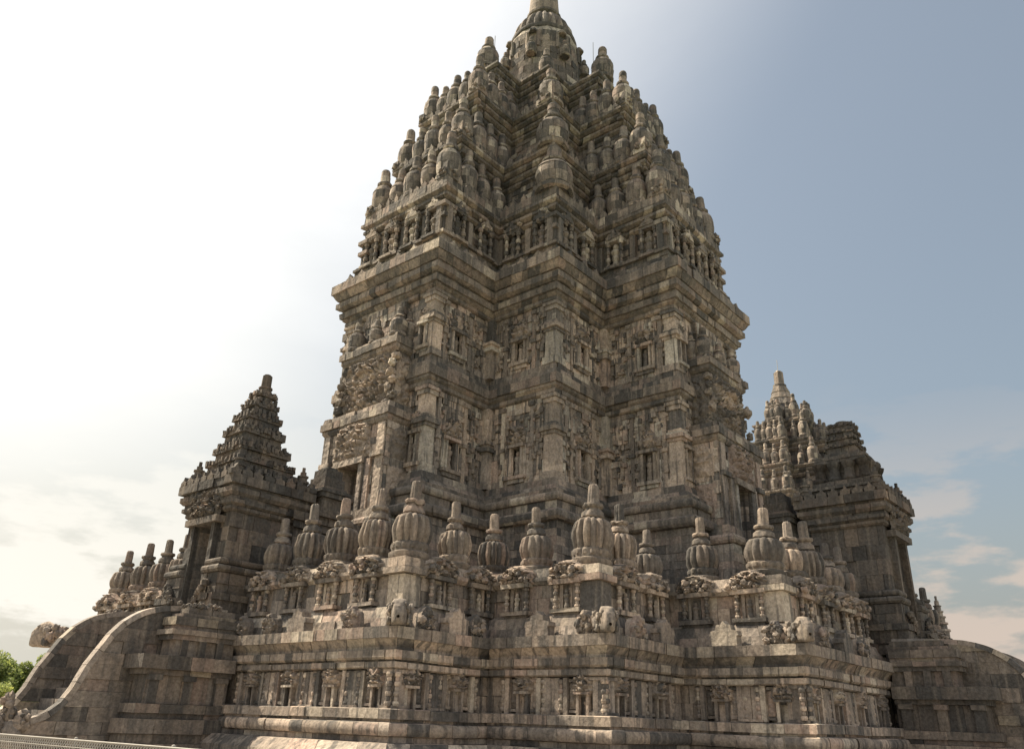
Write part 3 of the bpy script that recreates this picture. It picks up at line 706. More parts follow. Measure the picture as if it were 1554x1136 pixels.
for v in (0, 1, 3, 5, 6):
    mb = MB(); cbox(mb, p0, v, .42, .0, 21.5, 22.9, .015); cbox(mb, p0, v, .52, .12, 22.3, 22.5); cbox(mb, p0, v, .52, .16, 22.9, 23.1); cbox(mb, p0, v, .5, .10, 20.6, 21.3)
    mb.build('attic_pilaster', M_roof, attic, org=(0, 0, 3.99))
tiers = [attic]
for k in range(1, 4):
    z0 = T[k-1][3]; ob, _ = tier(z0, T[k][3], *T[k][:3], setb=.62 if k < 3 else .5, cor=1.25)
    tiers.append(ob)
# finials in rows on each tier
def crest(tob, p, z):
    for v, w, h in ((3, 1.0, 1.15), (1, .7, .8), (5, .7, .8), (0, .55, .6), (6, .55, .6)):
        mb = MB()
        for e, at_end in ((v-1, True), (v, False)):
            e %= p.n; fr = Fr(p, e); L = p.L[e]; c0 = (L if at_end else 0); sg = -1 if at_end else 1
            o = [(c0, z-.02), (c0+sg*w, z-.02), (c0+sg*w*1.02, z+h*.25), (c0+sg*w*.7, z+h*.32), (c0+sg*w*.62, z+h*.55), (c0+sg*w*.35, z+h*.62), (c0+sg*w*.2, z+h*.85), (c0, z+h)]
            fr.slab(mb, o, -.35, .03, .02)
            for q in range(10): r = random.uniform(.05, .12); mb.lump(fr.P(c0+sg*random.uniform(.05, w*.8), z+random.uniform(.1, h*.6), .05), (r, r, r), .4, 1, q)
        mb.build('corner_pediment', M_roof, tob, org=(0, 0, 3.99))
    mb = MB()
    for e in range(6):
        fr = Fr(p, e); L = p.L[e]; q = .9 if p.convex[e] else .3
        while q < L-(.8 if p.convex[(e+1) % p.n] else .2):
            h = random.uniform(.28, .55); w = random.uniform(.13, .2); mb = MB()
            fr.slab(mb, [(q-w, z-.02), (q+w, z-.02), (q+w*.9, z+h*.5), (q+w*.3, z+h*.7), (q, z+h), (q-w*.3, z+h*.7), (q-w*.9, z+h*.5)], -.3, -.03, .02); q += random.uniform(.42, .7)
            mb.build('antefix', M_roof, tob, org=(0, 0, 3.99))
def row(tob, pa, pb, pc, z, off, s2, cs):
    crest(tob, cross_plan(pa, pb, pc), z)
    s = 1.0; tw = lambda q: q if isinstance(q, tuple) else (q*s2[0], q*s2[1])
    A_, B_, C_ = pa-off, pb-off, pc-off
    pts = [(-A_, -A_, cs)]
    for (x, y) in ((-C_, -B_), (-C_, B_)): pts.append((x, y, s*1.08))
    pts.append((-C_, 0, s*1.02)); l = C_-A_
    for f in (.33, .63, .92): pts.append((-C_+l*f, -B_, s*(1.0 if f < .5 else .92)))
    pts += [(-C_, -B_*.5, s*.9), (-C_, B_*.5, s*.9)]
    for x, y, q in pts:
        finial(tob, temple, x, y, z-.03, tw(q), True)
        if abs(x-y) > .01: finial(tob, temple, y, x, z-.03, tw(q), True)
    for f in (.5,): finial(tob, temple, -C_+l*f, B_, z-.03, tw(.9), True); finial(tob, temple, B_, -C_+l*f, z-.03, tw(.9), True)
row(tiers[0], *T[0][:3], T[0][3], .56, (1.02, 1.24), (1.7, 1.34))
row(tiers[1], *T[1][:3], T[1][3], .54, (.98, 1.22), (1.5, 1.3))
row(tiers[2], *T[2][:3], T[2][3], .54, (.95, 1.18), (1.25, 1.2))
CX, CY = .18, -.18
for x, y, s in ((-4.85, 0, 1.25), (0, -4.85, 1.25), (4.6, 0, 1.2), (0, 4.6, 1.2), (-2.95, -2.95, .85), (-2.9, 2.9, .85), (2.9, -2.9, .85)):
    finial(tiers[3], temple, x, y, 36.4 if abs(x*y) < .1 else 35.9, s, True)
mb = MB()
for x, y in ((-4.85, 0), (0, -4.85), (4.6, 0), (0, 4.6)): mb.lathe(x, y, [(.8, 35.8), (.8, 36.1), (.68, 36.12), (.68, 36.42)], 4, square=False, rot=math.pi/4)
mb.build('finial_plinth', M_roof, tiers[3], org=(0, 0, 3.99))
# crown: octagonal drum, ribbed dome and pin
mb = MB()
mb.lathe(CX, CY, [(2.9, 35.8), (2.9, 36.6), (2.7, 36.7), (2.7, 37.0)], 8, rot=math.pi/8)
z = 37.0; rads = [2.62, 2.58, 2.55, 2.52, 2.5, 2.46, 2.42, 2.38, 2.34]
mb.lathe(CX, CY, [(2.62, 37.0), (2.34, 40.7), (2.28, 41.6), (2.0, 42.4)], 16, rot=0)
for k in range(15):
    for j in range(9):
        a0 = 2*math.pi*(k+.04+(j % 2)*.5)/15; a1 = a0+2*math.pi*.92/15; r = rads[j]+random.uniform(.0, .05); zz = 37+j*.5
        P = [(CX+q*math.cos(t), CY+q*math.sin(t), h) for h in (zz, zz+.49) for t in (a0, a1) for q in (r-.3, r)]
        mb.add(P, [(1, 3, 7, 5), (4, 5, 7, 6), (0, 2, 3, 1), (0, 1, 5, 4), (2, 6, 7, 3)])
cr = mb.build('crown', M_roof, temple)
for k in range(8):
    t = math.pi/8+k*math.pi/4; mb = MB()
    for sg in (-1, 1):
        x, y = CX+2.42*math.cos(t+sg*.14), CY+2.42*math.sin(t+sg*.14); mb.lathe(x, y, [(.13, 40.0), (.11, 41.2)], 6)
    x, y = CX+2.40*math.cos(t), CY+2.40*math.sin(t); mb.lathe(x, y, [(.3, 41.2), (.3, 41.35), (.12, 41.6)], 6)
    mb.build('drum_niche', M_roof, cr, org=(0, 0, 3.99))
for k in range(8):
    t = k*math.pi/4
    place('finial', FINR[k % 3], cr, temple, (CX+2.72*math.cos(t+.4), CY+2.72*math.sin(t+.4), 39.1), (.62, .62, .62), k)
mb = MB()
prof = [(2.16, 42.0), (2.20, 42.1), (2.18, 42.3), (2.08, 42.36), (2.04, 42.7), (1.94, 43.1), (1.76, 43.5), (1.55, 43.85), (1.28, 44.2), (1.0, 44.5), (.86, 44.62)]
mb.lathe(CX, CY, prof, 132, rib=22, nz=.05, ribf=lambda j: .11 if 3 <= j <= 9 else 0)
mb.build('ribbed_dome', M_roof, cr, org=(0, 0, 3.99), smooth=35)
mb = MB(); mb.lathe(CX, CY, [(1.05, 44.4), (1.18, 44.55), (1.18, 44.72), (1.05, 44.8), (1.0, 45.6), (.90, 46.8), (.78, 48.0), (.5, 48.5), (.1, 48.65)], 28, nz=.05)
mb.build('pinnacle', M_roof, cr, org=(0, 0, 3.99), smooth=35)
mb = MB(); mb.tube((-.1, -4.3, 36.5), (-.1, -4.3, 39.9), .02, 5); mb.build('lightning_rod', M_wire, temple)
mb = MB(); mb.tube((-4.4, -.1, 36.5), (-4.4, -.1, 39.6), .02, 5); mb.build('lightning_rod', M_wire, temple)

# ------------------------------------------------------------------ the two visible porticos (left one faces -X, right one faces -Y)
XL = lambda p: (-p[0], -p[1], p[2])
XR = lambda p: (-p[1], -p[0], p[2])
def portico(xf, lbl):
    def PL(o0, o1, hw): return Poly([(o0, hw), (o0, -hw), (o1, -hw), (o1, hw)])     # local: x grows outward, walls face +x
    def plan(o1, hw, o0=9.6): return Poly([(o1, -hw), (o1, hw), (o0, hw), (o0, -hw)])
    mb = MB(xf); p = plan(11.35, 1.95); E = [0, 1, 3]
    kw = dict(edges=E)
    door = {0: [(1.95-.62, 1.95+.62, 8.2, 10.75)]}
    wall(mb, p, 3.99, 5.6, 1.15, bl=.8, **kw); course(mb, p, torus_prof(5.6, 6.0, .9, 1.15), **kw)
    wall(mb, p, 6.0, 8.0, .6, bl=.6, holes=None, **kw)
    course(mb, p, torus_prof(8.0, 8.4, .5, .72), bl=.7, holes=door, **kw); course(mb, p, [(.35, 8.4), (.35, 8.8)], bl=.6, holes=door, **kw)
    wall(mb, p, 8.8, 12.35, 0, ch=.33, bl=.5, jit=.03, holes=door, depth=1.3, **kw)
    mc = MB(xf); course(mc, p, [(.03, 12.35), (.12, 12.47), (.12, 12.6)], bl=.5, **kw); course(mc, p, [(.19, 12.6), (.19, 12.9)], bl=.4, jit=.035, **kw); course(mc, p, [(.10, 12.9), (.06, 13.15)], bl=.4, jit=.04, **kw)
    mb.box(9.8, -1.9, 4, 10.3, 1.9, 13.1)
    mb.box(10.2, -1.3, 4, 11.3, 1.3, 8.15); mb.box(10.2, -1.3, 10.85, 11.2, 1.3, 13.1)
    ob = mb.build('portico', M_body, temple); mc.build('portico_cornice', M_mould, ob, org=(0, 0, 3.99))
    # door surround and reliefs
    mb = MB(xf); fr = Fr(p, 0)
    for sg in (-1, 1):
        fr.box(mb, 1.95+sg*.62, 1.95+sg*.84, 8.2, 10.75, -.6, .16, .01); fr.box(mb, 1.95+sg*.95, 1.95+sg*1.25, 8.4, 10.9, -.1, .12, .012)
        fr.box(mb, 1.95+sg*1.3, 1.95+sg*1.92, 10.9, 11.1, -.1, .2); fr.box(mb, 1.95+sg*1.5, 1.95+sg*1.9, 8.4, 12.3, -.1, .09, .012)
    fr.box(mb, 1.95-.9, 1.95+.9, 10.75, 11.0, -.6, .24, .01)
    mb.build('doorway', M_body, ob, org=(0, 0, 3.99))
    mb = MB(xf); carve(mb, fr, .75, 3.15, 11.0, 12.6, .02, .34, .06, 5, lambda x, y: 1 if abs(x) < 1-.3*y else 0, sc=4)
    frs = Fr(p, 1); carve(mb, frs, .2, 1.2, 9.2, 10.6, .0, .14, .06, 8, None, sc=4); carve(mb, frs, .1, 1.3, 10.9, 12.3, .0, .16, .06, 9, kala_mask, sc=4)
    frs = Fr(p, 3); carve(mb, frs, .5, 1.5, 9.2, 10.6, .0, .14, .06, 8, None, sc=4); carve(mb, frs, .4, 1.6, 10.9, 12.3, .0, .16, .06, 9, kala_mask, sc=4)
    mb.build('portico_relief', M_carv, ob, org=(0, 0, 3.99), smooth=50)
    # upper body with great monster head
    q = plan(11.0, 1.62); mb = MB(xf)
    wall(mb, q, 13.1, 15.6, 0, ch=.33, bl=.5, jit=.03, depth=.9, **kw)
    mc = MB(xf); course(mc, q, [(.04, 15.6), (.15, 15.72), (.15, 15.9)], bl=.5, **kw); course(mc, q, [(.22, 15.9), (.22, 16.2)], bl=.45, jit=.03, **kw); course(mc, q, [(.13, 16.2), (.08, 16.4)], bl=.5, **kw)
    mb.box(9.7, -1.55, 13, 10.6, 1.55, 16.35); ub = mb.build('portico_upper_storey', M_mould, temple); mc.build('portico_cornice', M_mould, ub, org=(0, 0, 3.99))
    mb = MB(xf); fr = Fr(q, 0); carve(mb, fr, .1, 3.14, 13.15, 15.7, .0, .42, .045, 31, lambda x, y: 1 if abs(x) < 1-.35*max(0, y-.5) else 0, sc=4.5)
    for e in (1, 3): carve(mb, Fr(q, e), .1, 1.3, 13.2, 15.5, .0, .26, .06, 33+e, None, sc=3.5)
    for v in (0, 1):
        for k in range(7):
            pv = q.p[v]; u = random.uniform; mb.lump((pv.x+u(-.2, .2), pv.y+u(-.2, .2), 13.2+k*.36), (u(.12, .22),)*2+(u(.14, .24),), .4, 2, k*3+v)
    mb.build('great_monster_head', M_carv, ub, org=(0, 0, 3.99), smooth=50)
    for o_, v, s in ((10.75, 1.35, .72), (10.75, -1.35, .72), (10.2, 1.4, .68), (10.2, -1.4, .68), (10.8, 0, .6)):
        w = xf((o_, v, 16.36)); finial(ub, temple, *w, (s, s*.92), True)
    mb = MB(xf)
    wall(mb, plan(10.45, 1.25), 16.3, 18.3, 0, ch=.33, bl=.4, jit=.03, edges=E); mb.box(9.9, -1.1, 16.3, 10.3, 1.1, 18.3)
    mb.build('gable_wall', M_body, ub, org=(0, 0, 3.99))
    # passage from the gate to the door, with stepped pinnacles
    mb = MB(xf); pp = plan(14.6, 1.45, 11.2); E2 = [1, 3]
    for (z0_, z1_, d) in ((3.99, 4.9, .35), (4.9, 5.2, .5), (5.2, 6.3, .15), (6.3, 6.6, .35), (6.6, 7.5, .05), (7.5, 7.75, .2), (7.75, 8.05, .32)):
        wall(mb, pp, z0_, z1_, d, ch=.33, bl=.6, depth=.9, edges=E2)
    mb.box(11.2, -1.3, 4, 14.6, 1.3, 6.6)
    pas = mb.build('stair_passage', M_gate, temple)
    for v in (1.3, -1.3):
        mb = MB(xf); 
        for k, (hw, z0_, z1_) in enumerate(((.62, 8.0, 8.3), (.50, 8.3, 8.72), (.60, 8.72, 8.9), (.66, 8.9, 9.02), (.52, 9.02, 9.14), (.44, 9.14, 9.5), (.36, 9.5, 9.82), (.22, 9.82, 9.95))):
            mb.box(13.35-hw, v-hw, z0_, 13.35+hw, v+hw, z1_, .012)
        mb.build('pinnacle', M_gate, pas, org=(0, 0, 3.99))
    return pas
pl = portico(XL, 'left'); pr = portico(XR, 'right')
mb = MB(XR); mb.tube((12.6, .55, 9.2), (14.3, .75, 8.55), .04, 8); mb.tube((12.6, .55, 9.2), (12.6, .55, 8.0), .03, 8); mb.tube((14.2, .74, 8.6), (14.2, .74, 7.0), .03, 8)
mb.build('handrail', M_hand, pr, org=(0, 0, 3.99))

# ------------------------------------------------------------------ gate towers
def gate(xf, label, zc, blunt):
    org = xf((15.75, 0, 4.0))
    gt = thing('gate_tower', label, 'gate tower', org, 'gate towers at the stair heads')
    HW = 1.28; plan = lambda o1, hw, o0=14.45: Poly([(o1, -hw), (o1, hw), (o0, hw), (o0, -hw)])
    p = plan(16.95, HW); mb = MB(xf)
    dz = zc-8.6
    door = {0: [(HW-.52, HW+.52, 4.6, 7.55+dz)], 2: [(HW-.52, HW+.52, 4.6, 7.55+dz)]}
    K = dict(bl=.5, depth=.62)
    wall(mb, p, 4.0, 4.75, .40, ch=.38, holes=door, **K); course(mb, p, [(.46, 4.75), (.46, 4.95)], holes=door, **K); wall(mb, p, 4.95, 5.6, .28, ch=.34, holes=door, **K)
    course(mb, p, torus_prof(5.6, 5.86, .18, .38), holes=door, **K); course(mb, p, torus_prof(5.86, 6.08, .14, .28), holes=door, **K)
    wall(mb, p, 6.08, 7.62+dz, 0, ch=.5, holes=door, **K)
    z = 7.62+dz
    for d0, d1, h in ((.05, .14, .16), (.10, .24, .2), (.18, .18, .12), (.22, .32, .26), (.26, .26, .1)):
        course(mb, p, [(d0, z), (d1, z+h*.4), (d1, z+h)], bl=.5, depth=.9, jit=.02); z += h
    course(mb, p, [(.40, z), (.40, z+.30)], bl=.55, depth=1.2, jit=.02); z += .30
    mb.box(14.6, -1.25, 7.6+dz, 16.8, 1.25, z-.02)
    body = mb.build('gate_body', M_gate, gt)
    mb = MB(xf); fr = Fr(p, 0)
    for sg in (-1, 1): fr.box(mb, HW+sg*.52, HW+sg*.74, 4.6, 7.3+dz, -.3, .2, .01)
    fr.box(mb, HW-.95, HW+.95, 7.28+dz, 7.5+dz, -.3, .34, .012)
    mb.build('doorway', M_gate, body, org=org)
    mb = MB(xf); carve(mb, fr, HW-.9, HW+.9, 7.5+dz, 8.5+dz, .16, .32, .05, 3, lambda x, y: 1, sc=5)
    for k in range(30): s = HW+random.uniform(-.9, .9); q = fr.P(s, 7.6+dz+random.uniform(0, .8), .28); r = random.uniform(.05, .10); mb.lump(q, (r, r, r*1.2), .4, 2, k)
    mb.build('gate_relief', M_gate, body, org=org, smooth=50)
    for sg in (-1, 1):
        mb = MB(xf)
        for k in range(5): q = fr.P(HW+sg*(.75+.1*k), 4.7+k*.12+.1, .42); mb.lump(q, (.11, .11, .14), .4, 2, k)
        mb.build('foot_carving', M_gate, body, org=org, smooth=50)
    mb = MB(xf)                                                            # antefixes along the eaves
    for e in range(4):
        f2 = Fr(p, e, .4); L = p.L[e]
        s = -.3
        while s < L+.45:
            f2.slab(mb, [(s-.17, z), (s+.17, z), (s+.18, z+.16), (s+.06, z+.22), (s, z+.36), (s-.06, z+.22), (s-.18, z+.16)], -.28, -.04, .02); s += .43
    mb.build('eaves_antefix', M_gate, body, org=org)
    mb = MB(xf); cxo = 15.7; rf_top = None
    if not blunt:
        levels = [(1.16, .0, .34), (1.22, 0, .16), (1.02, .10, .24), (1.08, .12, .16), (.84, .20, .34), (.91, .20, .2), (.78, .24, .18), (.62, .28, .34), (.70, .28, .2), (.60, .26, .18), (.50, .24, .26), (.56, .24, .17), (.46, .2, .18), (.40, .16, .22), (.45, .16, .15), (.36, .12, .18), (.30, .08, .18), (.34, .08, .13), (.27, .04, .14), (.22, 0, .14), (.25, 0, .06), (.18, 0, .50), (.13, 0, .05)]
        H0 = 13.2-z
    else:
        levels = [(1.30, 0, .40), (1.38, 0, .14), (1.10, 0, .28), (.70, 0, .85), (.94, 0, .14), (.94, 0, .16), (.62, 0, .24), (.53, 0, .26), (.58, 0, .08), (.49, 0, .26), (.54, 0, .08), (.46, 0, .26), (.50, 0, .08), (.42, 0, .22), (.45, 0, .07), (.36, 0, .14), (.24, 0, .10)]
        H0 = 12.75-z
    tot = sum(l[2] for l in levels); f = H0/tot
    zz = z; u = random.uniform
    for r_, ex, h in levels:
        h *= f
        pr_ = Poly([(cxo+r_+ex, -r_), (cxo+r_+ex, r_), (cxo-r_, r_), (cxo-r_, -r_)])
        if r_ > .3:
            n = max(1, round(h/.3))
            for k in range(n): course(mb, pr_, [(0, zz+h*k/n+.002), (-.015, zz+h*(k+1)/n-.004)], bl=.42, depth=min(.45, r_*.9), jit=.02)
            if r_ > .5: mb.box(cxo-r_+.3, -r_+.3, zz, cxo+r_+ex-.3, r_-.3, zz+h, 0)
            if .12*f < h < .21*f and not blunt or blunt and h < .1*f:
                for e in range(4):
                    f3 = Fr(pr_, e); q = .1
                    while q < f3.L-.05:
                        w_ = u(.07, .14); f3.box(mb, q-w_/2, q+w_/2, zz+h*u(.2, .7), zz+h+u(.02, .12), -.12, u(.01, .06), .015); q += u(.14, .26)
        else: mb.lathe(cxo, 0, [(r_, zz), (r_*1.0, zz+h)], 12, nz=.02)
        zz += h
    if blunt:
        z1 = z+(.40+.14+.28)*f; z2 = z1+.85*f
        for v in (-.80, -.27, .27, .80):
            for (o, w) in ((cxo+.80, v), (cxo-.80, v), (cxo+v, .80), (cxo+v, -.80)):
                mb.lathe(o, w, [(.22, z1), (.26, z1+.1), (.2, z1+.2), (.17, z2-.25), (.25, z2-.12), (.28, z2)], 8, nz=.02)
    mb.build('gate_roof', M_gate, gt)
    ant = [(-1, 1), (-1, -1), (1, 1), (1, -1)]
    for sx, sy in ant:
        mb = MB(xf)
        for (off, zb, s) in ((1.28, z+.0, 1.0),):
            o, w = cxo+sx*off, sy*off
            for r_, a0, a1 in ((.24, 0, .16), (.28, .16, .24), (.2, .24, .36), (.24, .36, .44), (.16, .44, .58), (.2, .58, .64), (.11, .64, .78), (.06, .78, .95)):
                mb.lathe(o, w, [(r_*s, zb+a0*s), (r_*s, zb+a1*s-.003)], 8)
        mb.build('corner_turret', M_gate, gt)
    return gt
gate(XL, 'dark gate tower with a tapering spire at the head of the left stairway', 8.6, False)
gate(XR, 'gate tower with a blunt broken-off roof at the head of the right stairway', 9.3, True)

# ------------------------------------------------------------------ stairways
CURVE = [(-22.3, 1.25), (-21.9, 1.26), (-21.5, 1.40), (-21.17, 1.68), (-20.95, 2.05), (-20.75, 2.60), (-20.5, 3.05), (-20.28, 3.45), (-20.0, 3.80), (-19.75, 4.0), (-19.48, 4.16), (-19.2, 4.26), (-18.9, 4.34), (-18.4, 4.40), (-17.6, 4.44), (-16.9, 4.45)]
def curve_x(z):
    for (x0, z0), (x1, z1) in zip(CURVE, CURVE[1:]):
        if z0 <= z <= z1: return x0+(x1-x0)*(z-z0)/(z1-z0+1e-9)
    return -22.3 if z < 1.25 else -16.9
def stairway(xf, label, stretch):
    org = xf((19.5, 0, 0)); st = thing('stairway', label, 'stairway', org, 'stairways with curved stone wings')
    X = lambda x: 17+(-x-.06-17)*stretch                                       # curve x -> outward distance
    for v0, v1 in ((1.60, 1.84), (-1.46, -1.22)):
        mb = MB(xf); z = 0.0; u = random.uniform
        while z < 4.25:
            h = u(.26, .40); z1 = min(z+h, 4.30)
            if z1 > 4.15: z1 = 4.30
            e0, e1 = X(curve_x(z+.02))-.02, X(curve_x(z1))-.02; e1 = min(e0, e1)
            xs = [16.6]; x = 16.6+u(.3, .7)
            while x < e1-.35: xs.append(x); x += u(.4, .95)
            xs.append(None)
            for k in range(len(xs)-1):
                xa = xs[k]+.004; last = xs[k+1] is None; xb0 = e0 if last else xs[k+1]-.004; xb1 = e1 if last else xs[k+1]-.004
                if min(xb0, xb1) <= xa+.02: continue
                j = u(-.032, .032); P = [(xa, v0-j, z), (xb0, v0-j, z), (xb0, v1+j, z), (xa, v1+j, z), (xa, v0-j, z1-.004), (xb1, v0-j, z1-.004), (xb1, v1+j, z1-.004), (xa, v1+j, z1-.004)]
                mb.add(P, [(3, 2, 1, 0), (4, 5, 6, 7), (0, 1, 5, 4), (1, 2, 6, 5), (2, 3, 7, 6), (3, 0, 4, 7)])
            z = z1
        wg = mb.build('wing_wall', M_wing, st)
        mb = MB(xf); nC = 46; pts = []                                     # smooth coping
        L = [0]
        for (x0, z0), (x1, z1) in zip(CURVE, CURVE[1:]): L.append(L[-1]+math.hypot(x1-x0, z1-z0))
        def at(t):
            for k in range(len(L)-1):
                if t <= L[k+1]+1e-6:
                    f = (t-L[k])/(L[k+1]-L[k]); return (CURVE[k][0]+(CURVE[k+1][0]-CURVE[k][0])*f, CURVE[k][1]+(CURVE[k+1][1]-CURVE[k][1])*f)
        nS = 15
        for k in range(nS):
            t0 = L[-1]*k/nS+.006; t1 = L[-1]*(k+1)/nS-.006; ring = []; j = u(-.01, .01); vs = []
            for q in range(5):
                x, z = at(t0+(t1-t0)*q/4); xa, za = at(max(0, t0+(t1-t0)*q/4-.05)); xb, zb = at(min(L[-1], t0+(t1-t0)*q/4+.05))
                dx, dz = -(xb-xa)*stretch, zb-za; l = math.hypot(dx, dz); nx, nz_ = dz/l, -dx/l
                if nz_ < 0: nx, nz_ = -nx, -nz_
                o = X(x)
                for (v, n_) in ((v0-.025+j, -.13), (v1+.025+j, -.13), (v1+.025+j, .02), (v0-.025+j, .02)): vs.append((o+nx*n_, v, z+nz_*n_))
            fs = [(q*4+i, q*4+(i+1) % 4, q*4+4+(i+1) % 4, q*4+4+i) for q in range(4) for i in range(4)]+[(3, 2, 1, 0), (16, 17, 18, 19)]
            mb.add(vs, fs)
        mb.build('coping', M_cap, wg, org=org)
        mb = MB(xf); vc = (v0+v1)/2                                        # guardian head at the foot
        rg = random.Random(int(v0*10)+7)
        for (x, z, r, rz) in ((22.0, .45, .45, .55), (22.3, .9, .3, .38), (22.1, 1.2, .24, .28), (22.42, 1.42, .15, .2), (22.5, 1.68, .10, .16), (22.62, 1.15, .16, .22)):
            mb.lump((X(-x)-.12, vc, z), (r, min(r, .26), rz), .25, 3, x)
            for q in range(16):
                a_ = rg.uniform(0, 6.28); e_ = rg.uniform(-.6, 1.4); k_ = rg.uniform(.05, .10)
                mb.lump((X(-x)-.12+r*.9*math.cos(a_)*math.cos(e_), vc+min(r, .26)*.95*math.sin(a_)*math.cos(e_), z+rz*.9*math.sin(e_)), (k_, k_, k_*1.2), .4, 1, q)
        mb.build('guardian_head', M_wing, wg, org=org, smooth=60)
    mb = MB(xf); n = 13
    for k in range(n):
        z1 = .30*(k+1); o1 = X(-22.25)-.355*k*stretch
        for q in range(3): mb.box(o1-.9, -1.21+q*.915+.004, z1-.30, o1+random.uniform(-.01, .01), -1.21+(q+1)*.915-.004, z1, .006)
    mb.box(16.4, -1.25, 0, X(-21.2), 1.25, .3); mb.box(16.4, -1.24, 0, 18.2, 1.24, 3.55)
    mb.build('steps', M_cap, st)
    for sg in (1, -1):                                                     # moulded pier beside the wing
        mb = MB(xf)
        for k, (o1, hv, z0, z1) in enumerate(((19.85, 2.95, 0, .78), (19.7, 2.85, .78, 1.02), (19.78, 2.92, 1.02, 1.38), (19.55, 2.74, 1.38, 1.52), (19.62, 2.80, 1.52, 1.75), (19.38, 2.62, 1.75, 2.48), (19.52, 2.74, 2.48, 2.62), (19.72, 2.90, 2.62, 2.98), (18.75, 2.62, 2.98, 3.42), (18.9, 2.72, 3.42, 3.56), (18.98, 2.78, 3.56, 3.70), (18.8, 2.62, 3.70, 3.82), (18.86, 2.66, 3.82, 4.05), (18.62, 2.52, 4.05, 4.16), (18.4, 2.40, 4.16, 4.34))):
            lo = 1.9
            n = max(1, round((o1-16.9)/.7)); w = (o1-16.9)/n
            for q in range(n): mb.box(16.9+q*w+.004, sg*lo, z0, 16.9+(q+1)*w-.004, sg*hv+random.uniform(-.012, .012), z1-.004, .006)
        for o in (17.2, 18.2, 19.2):
            mb.box(o-.14, sg*2.6, 1.75, o+.14, sg*2.74, 2.48); mb.box(o-.2, sg*2.6, 2.34, o+.2, sg*2.80, 2.48)
        for o in (17.4, 17.95, 18.5): mb.box(o-.10, sg*2.6, 2.98, o+.10, sg*2.72, 3.42)
        for q in range(26 if stretch == 1.0 else 0): r = random.uniform(.05, .11); mb.lump((random.uniform(17.2, 18.6), sg*random.uniform(2.0, 2.45), 4.34+random.uniform(0, .12)), (r, r, r), .4, 2, q)
        mb.build('pier', M_wing, st, smooth=25)
stairway(XL, 'steep stairway with pale curved copings at the left side of the terrace', 1.0)
stairway(XR, 'stairway seen side-on at the right edge behind its curved wing wall', 1.06)

# ------------------------------------------------------------------ temples behind
def far_temple(name, label, cx, cy, zt, k):
    t = thing(name, label, 'temple', (cx, cy, 0)); f = k
    pl_ = lambda a_, b_, c_: cross_plan(a_*f, b_*f, c_*f, cx, cy)
    mb = MB(); p = pl_(9, 6.5, 11); wall(mb, p, 0, 4*f, 0, ch=.8, bl=2)
    p = pl_(5.6, 2.9, 7.9); z = 4*f
    for z0, z1, d in ((4, 8, .6), (8, 8.6, .9), (8.6, 12.5, .1), (12.5, 13.2, .5), (13.2, 16.4, 0), (16.4, 17.0, .35), (17.0, 17.8, .7)):
        wall(mb, p, z0*f, z1*f, d*f, ch=.5, bl=.9, depth=.8)
    core(mb, p, 4*f, 17.8*f, -.4); mb.build('temple_body', M_far, t)
    dims = [(5.1, 2.6, 7.0, 17.8, 20.8), (4.2, 2.1, 5.7, 20.8, 23.6), (3.3, 1.6, 4.3, 23.6, 26.4), (2.3, 1.0, 2.9, 26.4, 28.8)]
    for a_, b_, c_, z0, z1 in dims:
        p = pl_(a_, b_, c_); mb = MB(); wall(mb, p, z0*f-.1, (z1-1.1)*f, -.55*f, ch=.5, bl=.8)
        for q in range(3): course(mb, p, [(-.45*f+.15*q*f, (z1-1.1+q*.36)*f), (-.3*f+.15*q*f, (z1-1.1+q*.36+.2)*f), (-.3*f+.15*q*f, (z1-1.1+q*.36+.33)*f)], bl=.8)
        core(mb, p, z0*f, z1*f-.05, -.7*f); ob = mb.build('roof_tier', M_far, t)
        o = .5*f; A_, B_, C_ = a_*f-o, b_*f-o, c_*f-o
        for x, y, s in ((-A_, -A_, 1.2), (-C_, -B_, 1), (-C_, B_, 1), (-C_, 0, 1), (-B_, -C_, 1), (B_, -C_, 1), (0, -C_, 1), (-C_, -B_*.5, .9), (-C_, B_*.5, .9), (-A_*.5-B_*.5, -A_, .9), (-A_, -A_*.5-B_*.5, .9), (-C_*.75-A_*.25, -B_, .8), (-B_, -C_*.75-A_*.25, .8), ((-A_-C_)/2, -B_, .9), (-B_, (-A_-C_)/2, .9)):
            place('finial', random.choice(FINR), ob, t, (cx+x, cy+y, z1*f-.02), (s*f*.72, s*f*.72, s*f*.95), random.random()*6)
    mb = MB(); pr = [(1.75, 28.6), (1.70, 29.3), (1.8, 29.35), (1.62, 30.0), (1.68, 30.05), (1.36, 30.8), (1.42, 30.85), (1.1, 31.6), (1.15, 31.65), (.86, 32.3), (.9, 32.35), (.66, 33.0), (.66, 33.2), (.5, 33.3), (.42, 34.6), (.2, 34.8)]
    for a0, a1 in zip(pr, pr[1:]): mb.lathe(cx, cy, [(a0[0]*f, a0[1]*f), (a1[0]*f, a1[1]*f)], 24, nz=.1, rib=12, ribf=lambda j: .06)
    mb.build('crown', M_far, t, smooth=35)
    mb = MB(); mb.tube((cx, cy, 34.6*f), (cx, cy, 36*f), .03); mb.build('lightning_rod', M_wire, t)
far_temple('stone_temple', 'smaller sunlit temple with a finial roof standing behind the right gate tower', 42.2, 2.3, 35, 1.0)

